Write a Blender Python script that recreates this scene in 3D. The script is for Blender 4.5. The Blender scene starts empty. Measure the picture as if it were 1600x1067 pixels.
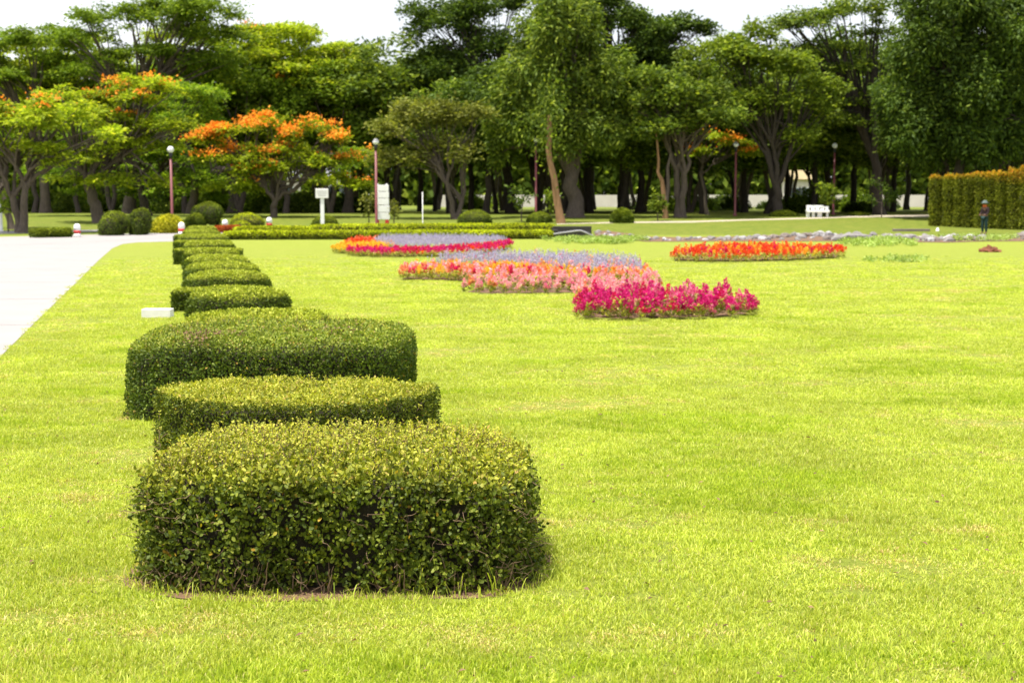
import bpy, bmesh, math, random
import numpy as np
from mathutils import Vector, Matrix, noise

random.seed(7)
RNG = np.random.default_rng(7)
R = math.radians
scene = bpy.context.scene
COL = scene.collection

# ------------------------------------------------------------------ camera
CAM_H = 1.74
F_PX = 2222.0                       # 50 mm lens on 36 mm, in pixels of a 1600 px wide frame
PITCH = math.atan((533.5 - 312.0) / F_PX)
cam_d = bpy.data.cameras.new('camera')
cam = bpy.data.objects.new('camera', cam_d)
COL.objects.link(cam)
cam.location = (0, 0, CAM_H)
cam.rotation_euler = (R(90) - PITCH, 0, 0)
cam_d.lens = 50
cam_d.sensor_width = 36
cam_d.clip_start = 0.1
cam_d.clip_end = 2500
cam_d.dof.use_dof = True
cam_d.dof.focus_distance = 7.2
cam_d.dof.aperture_fstop = 4.8
scene.camera = cam

# ------------------------------------------------------------------ world, sun, exposure
SUN_EL = R(74)
SUN_AZ = R(-118)                      # compass style angle from +Y towards +X
world = bpy.data.worlds.new('World')
scene.world = world
world.use_nodes = True
wn = world.node_tree.nodes
wl = world.node_tree.links
wn.clear()
w_out = wn.new('ShaderNodeOutputWorld')
w_bg = wn.new('ShaderNodeBackground')
w_sky = wn.new('ShaderNodeTexSky')
w_sky.sky_type = 'NISHITA'
w_sky.sun_disc = False
w_sky.sun_elevation = SUN_EL
w_sky.sun_rotation = SUN_AZ
w_sky.air_density = 1.0
w_sky.dust_density = 4.0
w_sky.ozone_density = 1.0
# thin bright cloud veil over the whole sky
w_tc = wn.new('ShaderNodeTexCoord')
w_map = wn.new('ShaderNodeMapping')
w_map.inputs['Scale'].default_value = (1.0, 1.0, 3.0)
w_no = wn.new('ShaderNodeTexNoise')
w_no.inputs['Scale'].default_value = 2.6
w_no.inputs['Detail'].default_value = 8
w_rm = wn.new('ShaderNodeMapRange')
w_rm.inputs['From Min'].default_value = 0.32
w_rm.inputs['From Max'].default_value = 0.66
w_rm.inputs['To Min'].default_value = 0.45
w_rm.inputs['To Max'].default_value = 0.85
w_mix = wn.new('ShaderNodeMix')
w_mix.data_type = 'RGBA'
w_mix.inputs['B'].default_value = (6.8, 6.9, 7.1, 1)
wl.new(w_tc.outputs['Generated'], w_map.inputs['Vector'])
wl.new(w_map.outputs['Vector'], w_no.inputs['Vector'])
wl.new(w_no.outputs['Fac'], w_rm.inputs['Value'])
wl.new(w_rm.outputs['Result'], w_mix.inputs['Factor'])
wl.new(w_sky.outputs['Color'], w_mix.inputs['A'])
wl.new(w_mix.outputs['Result'], w_bg.inputs['Color'])
w_bg.inputs['Strength'].default_value = 0.11
wl.new(w_bg.outputs['Background'], w_out.inputs['Surface'])

sun_d = bpy.data.lights.new('sun', 'SUN')
sun_d.energy = 4.6
sun_d.angle = R(0.53)
sun_d.color = (1.0, 0.95, 0.86)
sun = bpy.data.objects.new('sun', sun_d)
COL.objects.link(sun)
sd = Vector((math.sin(SUN_AZ) * math.cos(SUN_EL), math.cos(SUN_AZ) * math.cos(SUN_EL), math.sin(SUN_EL)))
sun.rotation_euler = sd.to_track_quat('Z', 'Y').to_euler()
sun.location = (-20, -10, 40)

scene.view_settings.view_transform = 'Standard'
scene.view_settings.look = 'None'
scene.view_settings.gamma = 1.0
scene.view_settings.use_curve_mapping = False
scene.view_settings.exposure = 0.95
scene.render.engine = 'CYCLES'
scene.cycles.use_denoising = True
scene.cycles.max_bounces = 6
scene.cycles.transmission_bounces = 4
scene.cycles.diffuse_bounces = 3
scene.cycles.glossy_bounces = 2


# ------------------------------------------------------------------ geometry helpers
def sstep(a, b, x):
    t = np.clip((x - a) / (b - a), 0, 1)
    return t * t * (3 - 2 * t)


def gz(x, y):
    """height of the ground: flat lawn, a gentle rise under the trees"""
    return float(0.75 * sstep(68, 94, y))


def gz_np(x, y):
    return 0.75 * sstep(68, 94, y)


def ray(px, py):
    v = Vector(((px - 800) / F_PX, (533.5 - py) / F_PX, -1.0))
    v.rotate(cam.rotation_euler.to_matrix())
    return v


def gp(px, py):
    """the point of the ground that the photograph shows at px, py"""
    v = ray(px, py)
    if v.z > -1e-5:
        v.z = -1e-5
    t = CAM_H / -v.z
    y = v.y * t
    if y > 68:
        lo, hi = 60 / v.y, min(400 / v.y, t)
        for _ in range(50):
            m = (lo + hi) / 2
            if CAM_H + v.z * m > gz(0, v.y * m):
                lo = m
            else:
                hi = m
        t = lo
    return Vector((v.x * t, v.y * t, CAM_H + v.z * t))


def dp(px, py, d):
    """the point at distance d (along +Y) that the photograph shows at px, py"""
    v = ray(px, py)
    t = d / v.y
    return Vector((v.x * t, d, CAM_H + v.z * t))


def tag(o, label=None, cat=None, group=None, kind=None):
    if label:
        o['label'] = label
    if cat:
        o['category'] = cat
    if group:
        o['group'] = group
    if kind:
        o['kind'] = kind
    return o


def empty(name, loc, rz=0.0):
    o = bpy.data.objects.new(name, None)
    COL.objects.link(o)
    o.location = loc
    o.rotation_euler = (0, 0, rz)
    o.empty_display_size = 0.2
    return o


def mesh_np(name, V, F, attrs=None, smooth=False):
    """V (n,3); F (m,k) with constant k, or a list of such arrays"""
    Fs = F if isinstance(F, list) else [F]
    Fs = [f for f in Fs if len(f)]
    me = bpy.data.meshes.new(name)
    V = np.asarray(V, dtype=np.float32)
    me.vertices.add(len(V))
    me.vertices.foreach_set('co', V.ravel())
    loops = np.concatenate([f.ravel() for f in Fs]).astype(np.int32)
    sizes = np.concatenate([np.full(len(f), f.shape[1]) for f in Fs]).astype(np.int32)
    starts = np.concatenate([[0], np.cumsum(sizes)[:-1]]).astype(np.int32)
    me.loops.add(len(loops))
    me.loops.foreach_set('vertex_index', loops)
    me.polygons.add(len(sizes))
    me.polygons.foreach_set('loop_start', starts)
    me.polygons.foreach_set('loop_total', sizes)
    if smooth:
        me.polygons.foreach_set('use_smooth', np.ones(len(sizes), dtype=bool))
    me.update(calc_edges=True)
    for k, a in (attrs or {}).items():
        at = me.attributes.new(k, 'FLOAT', 'POINT')
        at.data.foreach_set('value', np.asarray(a, dtype=np.float32))
    return me


def ob(name, me, mat=None, parent=None):
    o = bpy.data.objects.new(name, me)
    COL.objects.link(o)
    if mat is not None and not me.materials:
        me.materials.append(mat)
    if parent is not None:
        o.parent = parent
    return o


class MB:
    """collects simple solids into one mesh"""
    def __init__(self):
        self.bm = bmesh.new()

    def box(self, c, s, rz=0.0, bevel=0.0):
        m = Matrix.Translation(c) @ Matrix.Rotation(rz, 4, 'Z') @ Matrix.Diagonal((s[0], s[1], s[2], 1))
        r = bmesh.ops.create_cube(self.bm, size=1.0, matrix=m)
        if bevel > 0:
            es = list({e for v in r['verts'] for e in v.link_edges})
            bmesh.ops.bevel(self.bm, geom=es, offset=bevel, segments=2, affect='EDGES', profile=0.5)
        return self

    def tube(self, pts, rad, seg=8, cap=True):
        bm = self.bm
        rings = []
        n = len(pts)
        for i in range(n):
            p = Vector(pts[i])
            a = Vector(pts[max(i - 1, 0)])
            b = Vector(pts[min(i + 1, n - 1)])
            d = (b - a).normalized()
            u = d.cross(Vector((0.13, 1, 0.07))).normalized()
            w = d.cross(u)
            rings.append([bm.verts.new(p + (u * math.cos(t) + w * math.sin(t)) * rad[i])
                          for t in (2 * math.pi * k / seg for k in range(seg))])
        for i in range(n - 1):
            for k in range(seg):
                f = bm.faces.new((rings[i][k], rings[i][(k + 1) % seg], rings[i + 1][(k + 1) % seg], rings[i + 1][k]))
                f.smooth = True
        if cap:
            bm.faces.new(rings[0][::-1])
            bm.faces.new(rings[-1])
        return self

    def lathe(self, prof, c=(0, 0, 0), seg=20):
        """prof: list of (r, z) bottom to top"""
        bm = self.bm
        rings = []
        for r, z in prof:
            if r < 1e-5:
                rings.append([bm.verts.new((c[0], c[1], c[2] + z))])
            else:
                rings.append([bm.verts.new((c[0] + r * math.cos(2 * math.pi * k / seg), c[1] + r * math.sin(2 * math.pi * k / seg), c[2] + z)) for k in range(seg)])
        for a, b in zip(rings, rings[1:]):
            for k in range(seg):
                k2 = (k + 1) % seg
                if len(a) == 1 and len(b) == 1:
                    continue
                if len(a) == 1:
                    f = bm.faces.new((a[0], b[k2], b[k]))
                elif len(b) == 1:
                    f = bm.faces.new((a[k], a[k2], b[0]))
                else:
                    f = bm.faces.new((a[k], a[k2], b[k2], b[k]))
                f.smooth = True
        if len(rings[0]) > 1:
            bm.faces.new(rings[0][::-1])
        if len(rings[-1]) > 1:
            bm.faces.new(rings[-1])
        return self

    def build(self, name, mat, parent=None):
        bmesh.ops.recalc_face_normals(self.bm, faces=self.bm.faces)
        me = bpy.data.meshes.new(name)
        self.bm.to_mesh(me)
        self.bm.free()
        return ob(name, me, mat, parent)


# ------------------------------------------------------------------ materials
def newmat(name):
    m = bpy.data.materials.new(name)
    m.use_nodes = True
    nt = m.node_tree
    nt.nodes.clear()
    out = nt.nodes.new('ShaderNodeOutputMaterial')
    return m, nt, out


def ramp(nt, stops, interp='LINEAR'):
    r = nt.nodes.new('ShaderNodeValToRGB')
    r.color_ramp.interpolation = interp
    el = r.color_ramp.elements
    while len(el) > 1:
        el.remove(el[0])
    el[0].position = stops[0][0]
    el[0].color = (*stops[0][1], 1)
    for p, c in stops[1:]:
        e = el.new(p)
        e.color = (*c, 1)
    return r


def noise_tex(nt, scale, detail=3, rough=0.6, obj_coords=False, zs=None):
    n = nt.nodes.new('ShaderNodeTexNoise')
    n.inputs['Scale'].default_value = scale
    n.inputs['Detail'].default_value = detail
    n.inputs['Roughness'].default_value = rough
    if obj_coords:
        tc = nt.nodes.new('ShaderNodeTexCoord')
        src = tc.outputs['Object']
    else:
        g = nt.nodes.new('ShaderNodeNewGeometry')
        src = g.outputs['Position']
    if zs:
        mp = nt.nodes.new('ShaderNodeMapping')
        mp.inputs['Scale'].default_value = zs
        nt.links.new(src, mp.inputs['Vector'])
        src = mp.outputs['Vector']
    nt.links.new(src, n.inputs['Vector'])
    return n


def mixc(nt, fac, a, b, blend='MIX'):
    m = nt.nodes.new('ShaderNodeMix')
    m.data_type = 'RGBA'
    m.blend_type = blend
    for sock, v in (('Factor', fac), ('A', a), ('B', b)):
        if hasattr(v, 'links') or isinstance(v, bpy.types.NodeSocket):
            nt.links.new(v, m.inputs[sock])
        elif sock == 'Factor':
            m.inputs[sock].default_value = v
        else:
            m.inputs[sock].default_value = (*v, 1)
    return m.outputs['Result']


def attr(nt, name):
    a = nt.nodes.new('ShaderNodeAttribute')
    a.attribute_name = name
    return a.outputs['Fac']


def leaf_mat(name, stops, young=None, trans=0.3, rough=0.6, patch=(0.6, 0.35), patch_scale=0.5, spec=0.12, tcol=(1.25, 1.3, 0.55)):
    """leaves: colour per leaf from 'rnd', optional second colour where 'young' is high, slow patches of tone"""
    m, nt, out = newmat(name)
    rp = ramp(nt, stops)
    nt.links.new(attr(nt, 'rnd'), rp.inputs['Fac'])
    col = rp.outputs['Color']
    if young:
        ry = ramp(nt, young)
        nt.links.new(attr(nt, 'rnd'), ry.inputs['Fac'])
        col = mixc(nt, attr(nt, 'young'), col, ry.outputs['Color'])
    nz = noise_tex(nt, patch_scale, 3)
    mr = nt.nodes.new('ShaderNodeMapRange')
    mr.inputs['From Min'].default_value = 0.3
    mr.inputs['From Max'].default_value = 0.7
    mr.inputs['To Min'].default_value = 1 - patch[1]
    mr.inputs['To Max'].default_value = 1 + patch[1]
    nt.links.new(nz.outputs['Fac'], mr.inputs['Value'])
    sc = nt.nodes.new('ShaderNodeVectorMath')
    sc.operation = 'SCALE'
    nt.links.new(col, sc.inputs[0])
    nt.links.new(mr.outputs['Result'], sc.inputs['Scale'])
    p = nt.nodes.new('ShaderNodeBsdfPrincipled')
    p.inputs['Roughness'].default_value = rough
    p.inputs['Specular IOR Level'].default_value = spec
    nt.links.new(sc.outputs['Vector'], p.inputs['Base Color'])
    t = nt.nodes.new('ShaderNodeBsdfTranslucent')
    tc = nt.nodes.new('ShaderNodeVectorMath')
    tc.operation = 'MULTIPLY'
    tc.inputs[1].default_value = tcol
    nt.links.new(sc.outputs['Vector'], tc.inputs[0])
    nt.links.new(tc.outputs['Vector'], t.inputs['Color'])
    mx = nt.nodes.new('ShaderNodeMixShader')
    mx.inputs['Fac'].default_value = trans
    nt.links.new(p.outputs['BSDF'], mx.inputs[1])
    nt.links.new(t.outputs['BSDF'], mx.inputs[2])
    nt.links.new(mx.outputs['Shader'], out.inputs['Surface'])
    return m


def solid_mat(name, c1, c2=None, scale=8.0, rough=0.6, bump=0.0, spec=0.4, detail=5, zs=None, obj_coords=False):
    m, nt, out = newmat(name)
    p = nt.nodes.new('ShaderNodeBsdfPrincipled')
    p.inputs['Roughness'].default_value = rough
    p.inputs['Specular IOR Level'].default_value = spec
    c2 = c2 or tuple(v * 0.8 for v in c1)
    nz = noise_tex(nt, scale, detail, zs=zs, obj_coords=obj_coords)
    rp = ramp(nt, [(0.3, c1), (0.7, c2)])
    nt.links.new(nz.outputs['Fac'], rp.inputs['Fac'])
    nt.links.new(rp.outputs['Color'], p.inputs['Base Color'])
    if bump > 0:
        b = nt.nodes.new('ShaderNodeBump')
        b.inputs['Strength'].default_value = 1.0
        b.inputs['Distance'].default_value = bump
        nt.links.new(nz.outputs['Fac'], b.inputs['Height'])
        nt.links.new(b.outputs['Normal'], p.inputs['Normal'])
    nt.links.new(p.outputs['BSDF'], out.inputs['Surface'])
    return m


def lawn_mat():
    m, nt, out = newmat('lawn_turf')
    p = nt.nodes.new('ShaderNodeBsdfPrincipled')
    p.inputs['Roughness'].default_value = 0.9
    p.inputs['Specular IOR Level'].default_value = 0.1
    big = noise_tex(nt, 0.35, 4, 0.6, zs=(0.35, 1.0, 1))
    mid = noise_tex(nt, 2.2, 6, 0.7)
    fine = noise_tex(nt, 38, 5, 0.75)
    c = mixc(nt, big.outputs['Fac'], (0.185, 0.23, 0.026), (0.22, 0.26, 0.036))
    rm = ramp(nt, [(0.38, (0, 0, 0)), (0.62, (1, 1, 1))])
    nt.links.new(mid.outputs['Fac'], rm.inputs['Fac'])
    c = mixc(nt, rm.outputs['Color'], c, (0.24, 0.275, 0.045))
    rf = ramp(nt, [(0.30, (0.42, 0.42, 0.42)), (0.5, (1, 1, 1)), (0.72, (1.3, 1.3, 1.3))])
    nt.links.new(fine.outputs['Fac'], rf.inputs['Fac'])
    c = mixc(nt, 1.0, c, rf.outputs['Color'], 'MULTIPLY')
    dry = noise_tex(nt, 0.55, 6, 0.7, zs=(0.3, 1.0, 1))
    rd = ramp(nt, [(0.60, (0, 0, 0)), (0.72, (0.75, 0.75, 0.75))])
    nt.links.new(dry.outputs['Fac'], rd.inputs['Fac'])
    c = mixc(nt, rd.outputs['Color'], c, (0.27, 0.22, 0.075))
    # duller, darker turf colour beyond the line of stones
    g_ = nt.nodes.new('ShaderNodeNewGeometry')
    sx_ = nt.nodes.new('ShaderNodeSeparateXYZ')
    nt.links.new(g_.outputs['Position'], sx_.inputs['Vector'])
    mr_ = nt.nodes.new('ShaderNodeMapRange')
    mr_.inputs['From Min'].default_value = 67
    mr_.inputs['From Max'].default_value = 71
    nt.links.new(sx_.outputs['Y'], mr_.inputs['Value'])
    dull_c = mixc(nt, rd.outputs['Color'], mixc(nt, rm.outputs['Color'], (0.10, 0.14, 0.018), (0.165, 0.185, 0.03)), (0.24, 0.19, 0.07))
    c = mixc(nt, mr_.outputs['Result'], c, mixc(nt, 1.0, dull_c, rf.outputs['Color'], 'MULTIPLY'))
    nt.links.new(c, p.inputs['Base Color'])
    b = nt.nodes.new('ShaderNodeBump')
    b.inputs['Distance'].default_value = 0.03
    nt.links.new(fine.outputs['Fac'], b.inputs['Height'])
    nt.links.new(b.outputs['Normal'], p.inputs['Normal'])
    nt.links.new(p.outputs['BSDF'], out.inputs['Surface'])
    return m


M = {}
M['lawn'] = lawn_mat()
M['soil'] = solid_mat('soil', (0.10, 0.055, 0.03), (0.17, 0.10, 0.055), 30, 0.95, 0.01)
M['worn_soil'] = solid_mat('worn_soil', (0.13, 0.08, 0.045), (0.17, 0.16, 0.04), 14, 0.95, 0.01)
M['joint'] = solid_mat('road_joint', (0.15, 0.14, 0.13), (0.19, 0.175, 0.165), 5, 0.9)
M['road'] = solid_mat('pale_concrete_road', (0.275, 0.258, 0.252), (0.245, 0.228, 0.222), 0.9, 0.9, 0.0, detail=12)
M['path'] = solid_mat('pale_pink_path', (0.40, 0.35, 0.27), (0.32, 0.28, 0.20), 3, 0.9)
M['bark'] = solid_mat('bark', (0.06, 0.045, 0.036), (0.13, 0.10, 0.08), 5, 0.9, 0.03, zs=(3, 3, 0.6))
M['bark_dark_shade'] = solid_mat('dark_bark_shade', (0.028, 0.021, 0.017), (0.06, 0.046, 0.037), 5, 0.9, 0.03, zs=(3, 3, 0.6))  # dark bark, deepened further so canopy shade is in the colour
M['bark_tan'] = solid_mat('tan_bark', (0.30, 0.17, 0.08), (0.20, 0.11, 0.055), 5, 0.85, 0.02, zs=(3, 3, 0.6))
M['twig'] = solid_mat('twig', (0.16, 0.10, 0.06), (0.26, 0.17, 0.10), 20, 0.8)
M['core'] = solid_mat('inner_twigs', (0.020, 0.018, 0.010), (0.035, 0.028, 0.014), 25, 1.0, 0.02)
M['white'] = solid_mat('white_paint', (0.84, 0.84, 0.83), (0.78, 0.78, 0.77), 6, 0.6)
M['block'] = solid_mat('whitewashed_concrete', (0.82, 0.80, 0.78), (0.70, 0.68, 0.66), 9, 0.8, 0.003)
M['maroon'] = solid_mat('maroon_paint', (0.20, 0.055, 0.06), (0.15, 0.04, 0.045), 4, 0.5)
M['black'] = solid_mat('black_paint', (0.012, 0.012, 0.014), (0.02, 0.02, 0.022), 10, 0.5)
M['globe'] = solid_mat('opal_globe', (0.75, 0.76, 0.78), (0.68, 0.69, 0.71), 3, 0.15, spec=0.6)
M['globe_dark'] = solid_mat('lamp_crown', (0.16, 0.16, 0.17), (0.24, 0.24, 0.25), 3, 0.3)
M['red'] = solid_mat('red_paint', (0.55, 0.035, 0.03), (0.45, 0.03, 0.025), 6, 0.5)
M['slate'] = solid_mat('dark_stone', (0.022, 0.020, 0.020), (0.04, 0.036, 0.034), 8, 0.8, 0.01)
M['coping'] = solid_mat('grey_coping', (0.34, 0.34, 0.36), (0.26, 0.26, 0.28), 8, 0.7)
M['stone'] = solid_mat('rubble_stone', (0.24, 0.225, 0.22), (0.12, 0.11, 0.105), 3.5, 0.85, 0.02, detail=8)
M['stone_dark'] = solid_mat('brown_rubble', (0.20, 0.165, 0.145), (0.11, 0.09, 0.08), 3.5, 0.9, 0.02, detail=8)
M['stone_pale'] = solid_mat('pale_rubble', (0.38, 0.37, 0.38), (0.24, 0.235, 0.24), 3.5, 0.8, 0.02, detail=8)
M['wall_pale'] = solid_mat('pale_render', (0.66, 0.60, 0.57), (0.58, 0.52, 0.49), 0.8, 0.9)
M['yellow_roof'] = solid_mat('yellow_gable', (0.30, 0.24, 0.12), (0.24, 0.19, 0.10), 2, 0.8)
M['glass'] = solid_mat('dark_glass', (0.10, 0.12, 0.15), (0.14, 0.16, 0.19), 2, 0.15, spec=0.7)

# leaf colours (rnd 0..1)
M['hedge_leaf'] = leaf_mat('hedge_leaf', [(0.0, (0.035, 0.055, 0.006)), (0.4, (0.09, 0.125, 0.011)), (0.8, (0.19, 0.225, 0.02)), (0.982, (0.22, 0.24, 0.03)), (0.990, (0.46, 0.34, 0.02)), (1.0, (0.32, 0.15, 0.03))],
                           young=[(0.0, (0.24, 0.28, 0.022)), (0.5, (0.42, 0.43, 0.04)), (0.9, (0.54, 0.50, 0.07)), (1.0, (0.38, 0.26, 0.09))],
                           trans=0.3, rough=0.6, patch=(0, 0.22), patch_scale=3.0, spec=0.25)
M['hedge_leaf_deep'] = leaf_mat('deep_hedge_leaf', [(0.0, (0.03, 0.055, 0.007)), (0.45, (0.075, 0.12, 0.012)), (0.85, (0.14, 0.195, 0.02)), (0.975, (0.20, 0.24, 0.03)), (1.0, (0.36, 0.22, 0.03))],
                                young=[(0.0, (0.16, 0.22, 0.02)), (0.5, (0.29, 0.35, 0.04)), (0.9, (0.42, 0.45, 0.08)), (1.0, (0.30, 0.20, 0.09))], trans=0.3, rough=0.55, patch=(0, 0.25), patch_scale=2.0, spec=0.2)
M['dead_leaf'] = leaf_mat('dead_hedge_leaf', [(0.0, (0.10, 0.055, 0.035)), (0.6, (0.19, 0.11, 0.07)), (1.0, (0.30, 0.19, 0.11))], trans=0.2, patch=(0, 0.2), patch_scale=3)
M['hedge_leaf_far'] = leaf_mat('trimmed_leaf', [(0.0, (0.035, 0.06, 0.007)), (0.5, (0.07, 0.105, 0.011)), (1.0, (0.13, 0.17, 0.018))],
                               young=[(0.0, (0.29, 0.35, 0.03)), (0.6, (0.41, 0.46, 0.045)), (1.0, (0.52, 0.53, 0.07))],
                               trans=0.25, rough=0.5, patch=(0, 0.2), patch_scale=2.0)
M['hedge_gold'] = leaf_mat('golden_hedge_leaf', [(0.0, (0.06, 0.08, 0.010)), (0.5, (0.10, 0.13, 0.012)), (1.0, (0.20, 0.20, 0.02))],
                           young=[(0.0, (0.42, 0.50, 0.014)), (0.6, (0.56, 0.62, 0.018)), (1.0, (0.66, 0.66, 0.03))], trans=0.3, patch_scale=1.0)
M['bush_green'] = leaf_mat('clipped_bush_leaf', [(0.0, (0.035, 0.06, 0.008)), (0.5, (0.075, 0.11, 0.012)), (1.0, (0.13, 0.17, 0.018))],
                           young=[(0.0, (0.17, 0.22, 0.014)), (1.0, (0.30, 0.34, 0.02))], trans=0.2, patch_scale=1.2)
M['bush_yellow'] = leaf_mat('yellow_bush_leaf', [(0.0, (0.26, 0.27, 0.018)), (0.6, (0.48, 0.46, 0.03)), (1.0, (0.62, 0.55, 0.05))], trans=0.3, patch_scale=1.5)
M['red_low'] = leaf_mat('rusty_leaf', [(0.0, (0.25, 0.05, 0.02)), (1.0, (0.45, 0.12, 0.03))], trans=0.3)
M['column_leaf'] = leaf_mat('column_leaf', [(0.0, (0.07, 0.09, 0.010)), (0.5, (0.15, 0.175, 0.015)), (1.0, (0.26, 0.27, 0.022))],
                            young=[(0.0, (0.52, 0.42, 0.02)), (0.45, (0.70, 0.36, 0.025)), (1.0, (0.70, 0.18, 0.03))], trans=0.3, patch_scale=1.4)
M['flame_leaf'] = leaf_mat('flame_tree_leaf', [(0.0, (0.11, 0.16, 0.012)), (0.5, (0.25, 0.32, 0.020)), (0.85, (0.38, 0.44, 0.028)), (1.0, (0.48, 0.47, 0.04))], trans=0.48, patch_scale=0.25, patch=(0, 0.3))
M['flame_leaf_b'] = leaf_mat('flame_tree_leaf_deep', [(0.0, (0.07, 0.13, 0.012)), (0.5, (0.15, 0.24, 0.018)), (1.0, (0.27, 0.35, 0.025))], trans=0.45, patch_scale=0.25, patch=(0, 0.3))
M['rain_leaf'] = leaf_mat('rain_tree_leaf', [(0.0, (0.07, 0.12, 0.012)), (0.6, (0.14, 0.21, 0.018)), (1.0, (0.25, 0.32, 0.025))], trans=0.42, patch_scale=0.25, patch=(0, 0.3))
M['olive_leaf'] = leaf_mat('olive_tree_leaf', [(0.0, (0.08, 0.095, 0.02)), (0.5, (0.15, 0.165, 0.03)), (1.0, (0.24, 0.24, 0.045))], trans=0.35, patch_scale=0.25, patch=(0, 0.3))
M['dark_leaf'] = leaf_mat('dark_tree_leaf', [(0.0, (0.028, 0.050, 0.009)), (0.5, (0.058, 0.098, 0.014)), (0.9, (0.11, 0.165, 0.02)), (1.0, (0.18, 0.23, 0.03))], trans=0.3, patch_scale=0.3, patch=(0, 0.35))
M['weep_leaf'] = leaf_mat('weeping_tree_leaf', [(0.0, (0.045, 0.08, 0.012)), (0.5, (0.11, 0.16, 0.02)), (0.88, (0.20, 0.26, 0.03)), (1.0, (0.33, 0.38, 0.045))], trans=0.35, patch_scale=0.3, patch=(0, 0.35))
M['light_leaf'] = leaf_mat('light_tree_leaf', [(0.0, (0.07, 0.115, 0.014)), (0.5, (0.145, 0.20, 0.022)), (1.0, (0.28, 0.34, 0.035))], trans=0.4, patch_scale=0.3, patch=(0, 0.3))
M['blossom'] = leaf_mat('flame_blossom', [(0.0, (0.74, 0.19, 0.015)), (0.6, (0.86, 0.32, 0.03)), (1.0, (0.90, 0.46, 0.05))], trans=0.4, patch_scale=1, patch=(0, 0.15), tcol=(1.1, 1.0, 0.8))
M['weed'] = leaf_mat('weed_leaf', [(0.0, (0.20, 0.30, 0.05)), (1.0, (0.38, 0.46, 0.14))], trans=0.3)
M['grass'] = leaf_mat('grass_blade', [(0.0, (0.19, 0.27, 0.022)), (0.3, (0.405, 0.485, 0.052)), (0.72, (0.545, 0.605, 0.078)), (0.9, (0.60, 0.64, 0.12)), (1.0, (0.70, 0.57, 0.28))],
                      trans=0.42, rough=0.5, patch=(0, 0.16), patch_scale=0.8, spec=0.3, tcol=(1.15, 1.15, 0.6))


# ------------------------------------------------------------------ leaves and branches
def unit(a):
    return a / np.maximum(np.linalg.norm(a, axis=-1, keepdims=True), 1e-9)


def leaf_mesh(name, C, D, N, L, W, rnd, young=None, oval=False, bend=0.0):
    """one small leaf per row. C base centre, D direction along the leaf, N face normal"""
    n = len(C)
    L = np.broadcast_to(L, n)[:, None]
    W = np.broadcast_to(W, n)[:, None]
    D = unit(D)
    S = unit(np.cross(N, D))
    N = np.cross(D, S)
    if oval:
        a = C
        e = C + D * L
        l1 = C + D * L * 0.3 + S * W * 0.5 + N * L * 0.06
        l2 = C + D * L * 0.75 + S * W * 0.42 + N * L * 0.04
        r1 = C + D * L * 0.3 - S * W * 0.5 + N * L * 0.06
        r2 = C + D * L * 0.75 - S * W * 0.42 + N * L * 0.04
        V = np.stack([a, l1, l2, e, r2, r1], 1).reshape(-1, 3)
        b = np.arange(n)[:, None] * 6
        F = np.concatenate([b + np.array([[0, 3, 2, 1]]), b + np.array([[0, 5, 4, 3]])])
        k = 6
    else:
        V = np.stack([C, C + D * L * 0.5 + S * W * 0.5, C + D * L, C + D * L * 0.5 - S * W * 0.5], 1)
        if bend:
            V[:, 1] += N[:] * L * bend
            V[:, 3] += N[:] * L * bend
        V = V.reshape(-1, 3)
        b = np.arange(n)[:, None] * 4
        F = b + np.array([[0, 1, 2, 3]])
        k = 4
    at = {'rnd': np.repeat(rnd, k)}
    if young is not None:
        at['young'] = np.repeat(young, k)
    return mesh_np(name, V, F, at)


def sample_tris(V, T, n, rng):
    A, B, C = V[T[:, 0]], V[T[:, 1]], V[T[:, 2]]
    cr = np.cross(B - A, C - A)
    ar = np.linalg.norm(cr, axis=1)
    idx = rng.choice(len(T), n, p=ar / ar.sum())
    u, v = rng.random(n), rng.random(n)
    f = u + v > 1
    u[f], v[f] = 1 - u[f], 1 - v[f]
    P = A[idx] + (B - A)[idx] * u[:, None] + (C - A)[idx] * v[:, None]
    return P, unit(cr[idx])


def superq(a, b, h, e1, e2, nt=48, npz=14, lump=0.03, seed=0, lens=False):
    """upper half of a superquadric: footprint a x b with exponent e1, height h with profile e2"""
    th = np.linspace(0, 2 * np.pi, nt, endpoint=False)
    ph = np.linspace(0, np.pi / 2, npz)
    sp = lambda v, e: np.sign(v) * np.abs(v) ** e
    if lens:
        t = np.linspace(-1, 1, nt // 2)
        front = np.stack([t * a, -b * (1 - np.abs(t) ** 2.6) - 0.10], 1)
        back = np.stack([t[::-1] * a * 0.985, 0.42 * b * (1 - np.abs(t[::-1]) ** 3) + 0.12], 1)
        fp = np.concatenate([front, back])
        nt = len(fp)
    else:
        fp = np.stack([a * sp(np.cos(th), e1), b * sp(np.sin(th), e1)], 1)
    V = []
    for p in ph:
        r = sp(np.cos(p), e2)
        z = h * sp(np.sin(p), e2)
        V.append(np.concatenate([fp * r, np.full((nt, 1), z)], 1))
    V = np.concatenate(V)
    if lump:
        for i in range(len(V)):
            q = Vector(V[i]) * 2.2 / max(a, 0.3) + Vector((seed * 7.1, 0, 0))
            V[i] *= 1 + lump * noise.noise(q) * 2
    T = []
    for i in range(npz - 1):
        for k in range(nt):
            k2 = (k + 1) % nt
            A, B, Cc, Dd = i * nt + k, i * nt + k2, (i + 1) * nt + k2, (i + 1) * nt + k
            T += [(A, B, Cc), (A, Cc, Dd)]
    return V, np.array(T)


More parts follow.
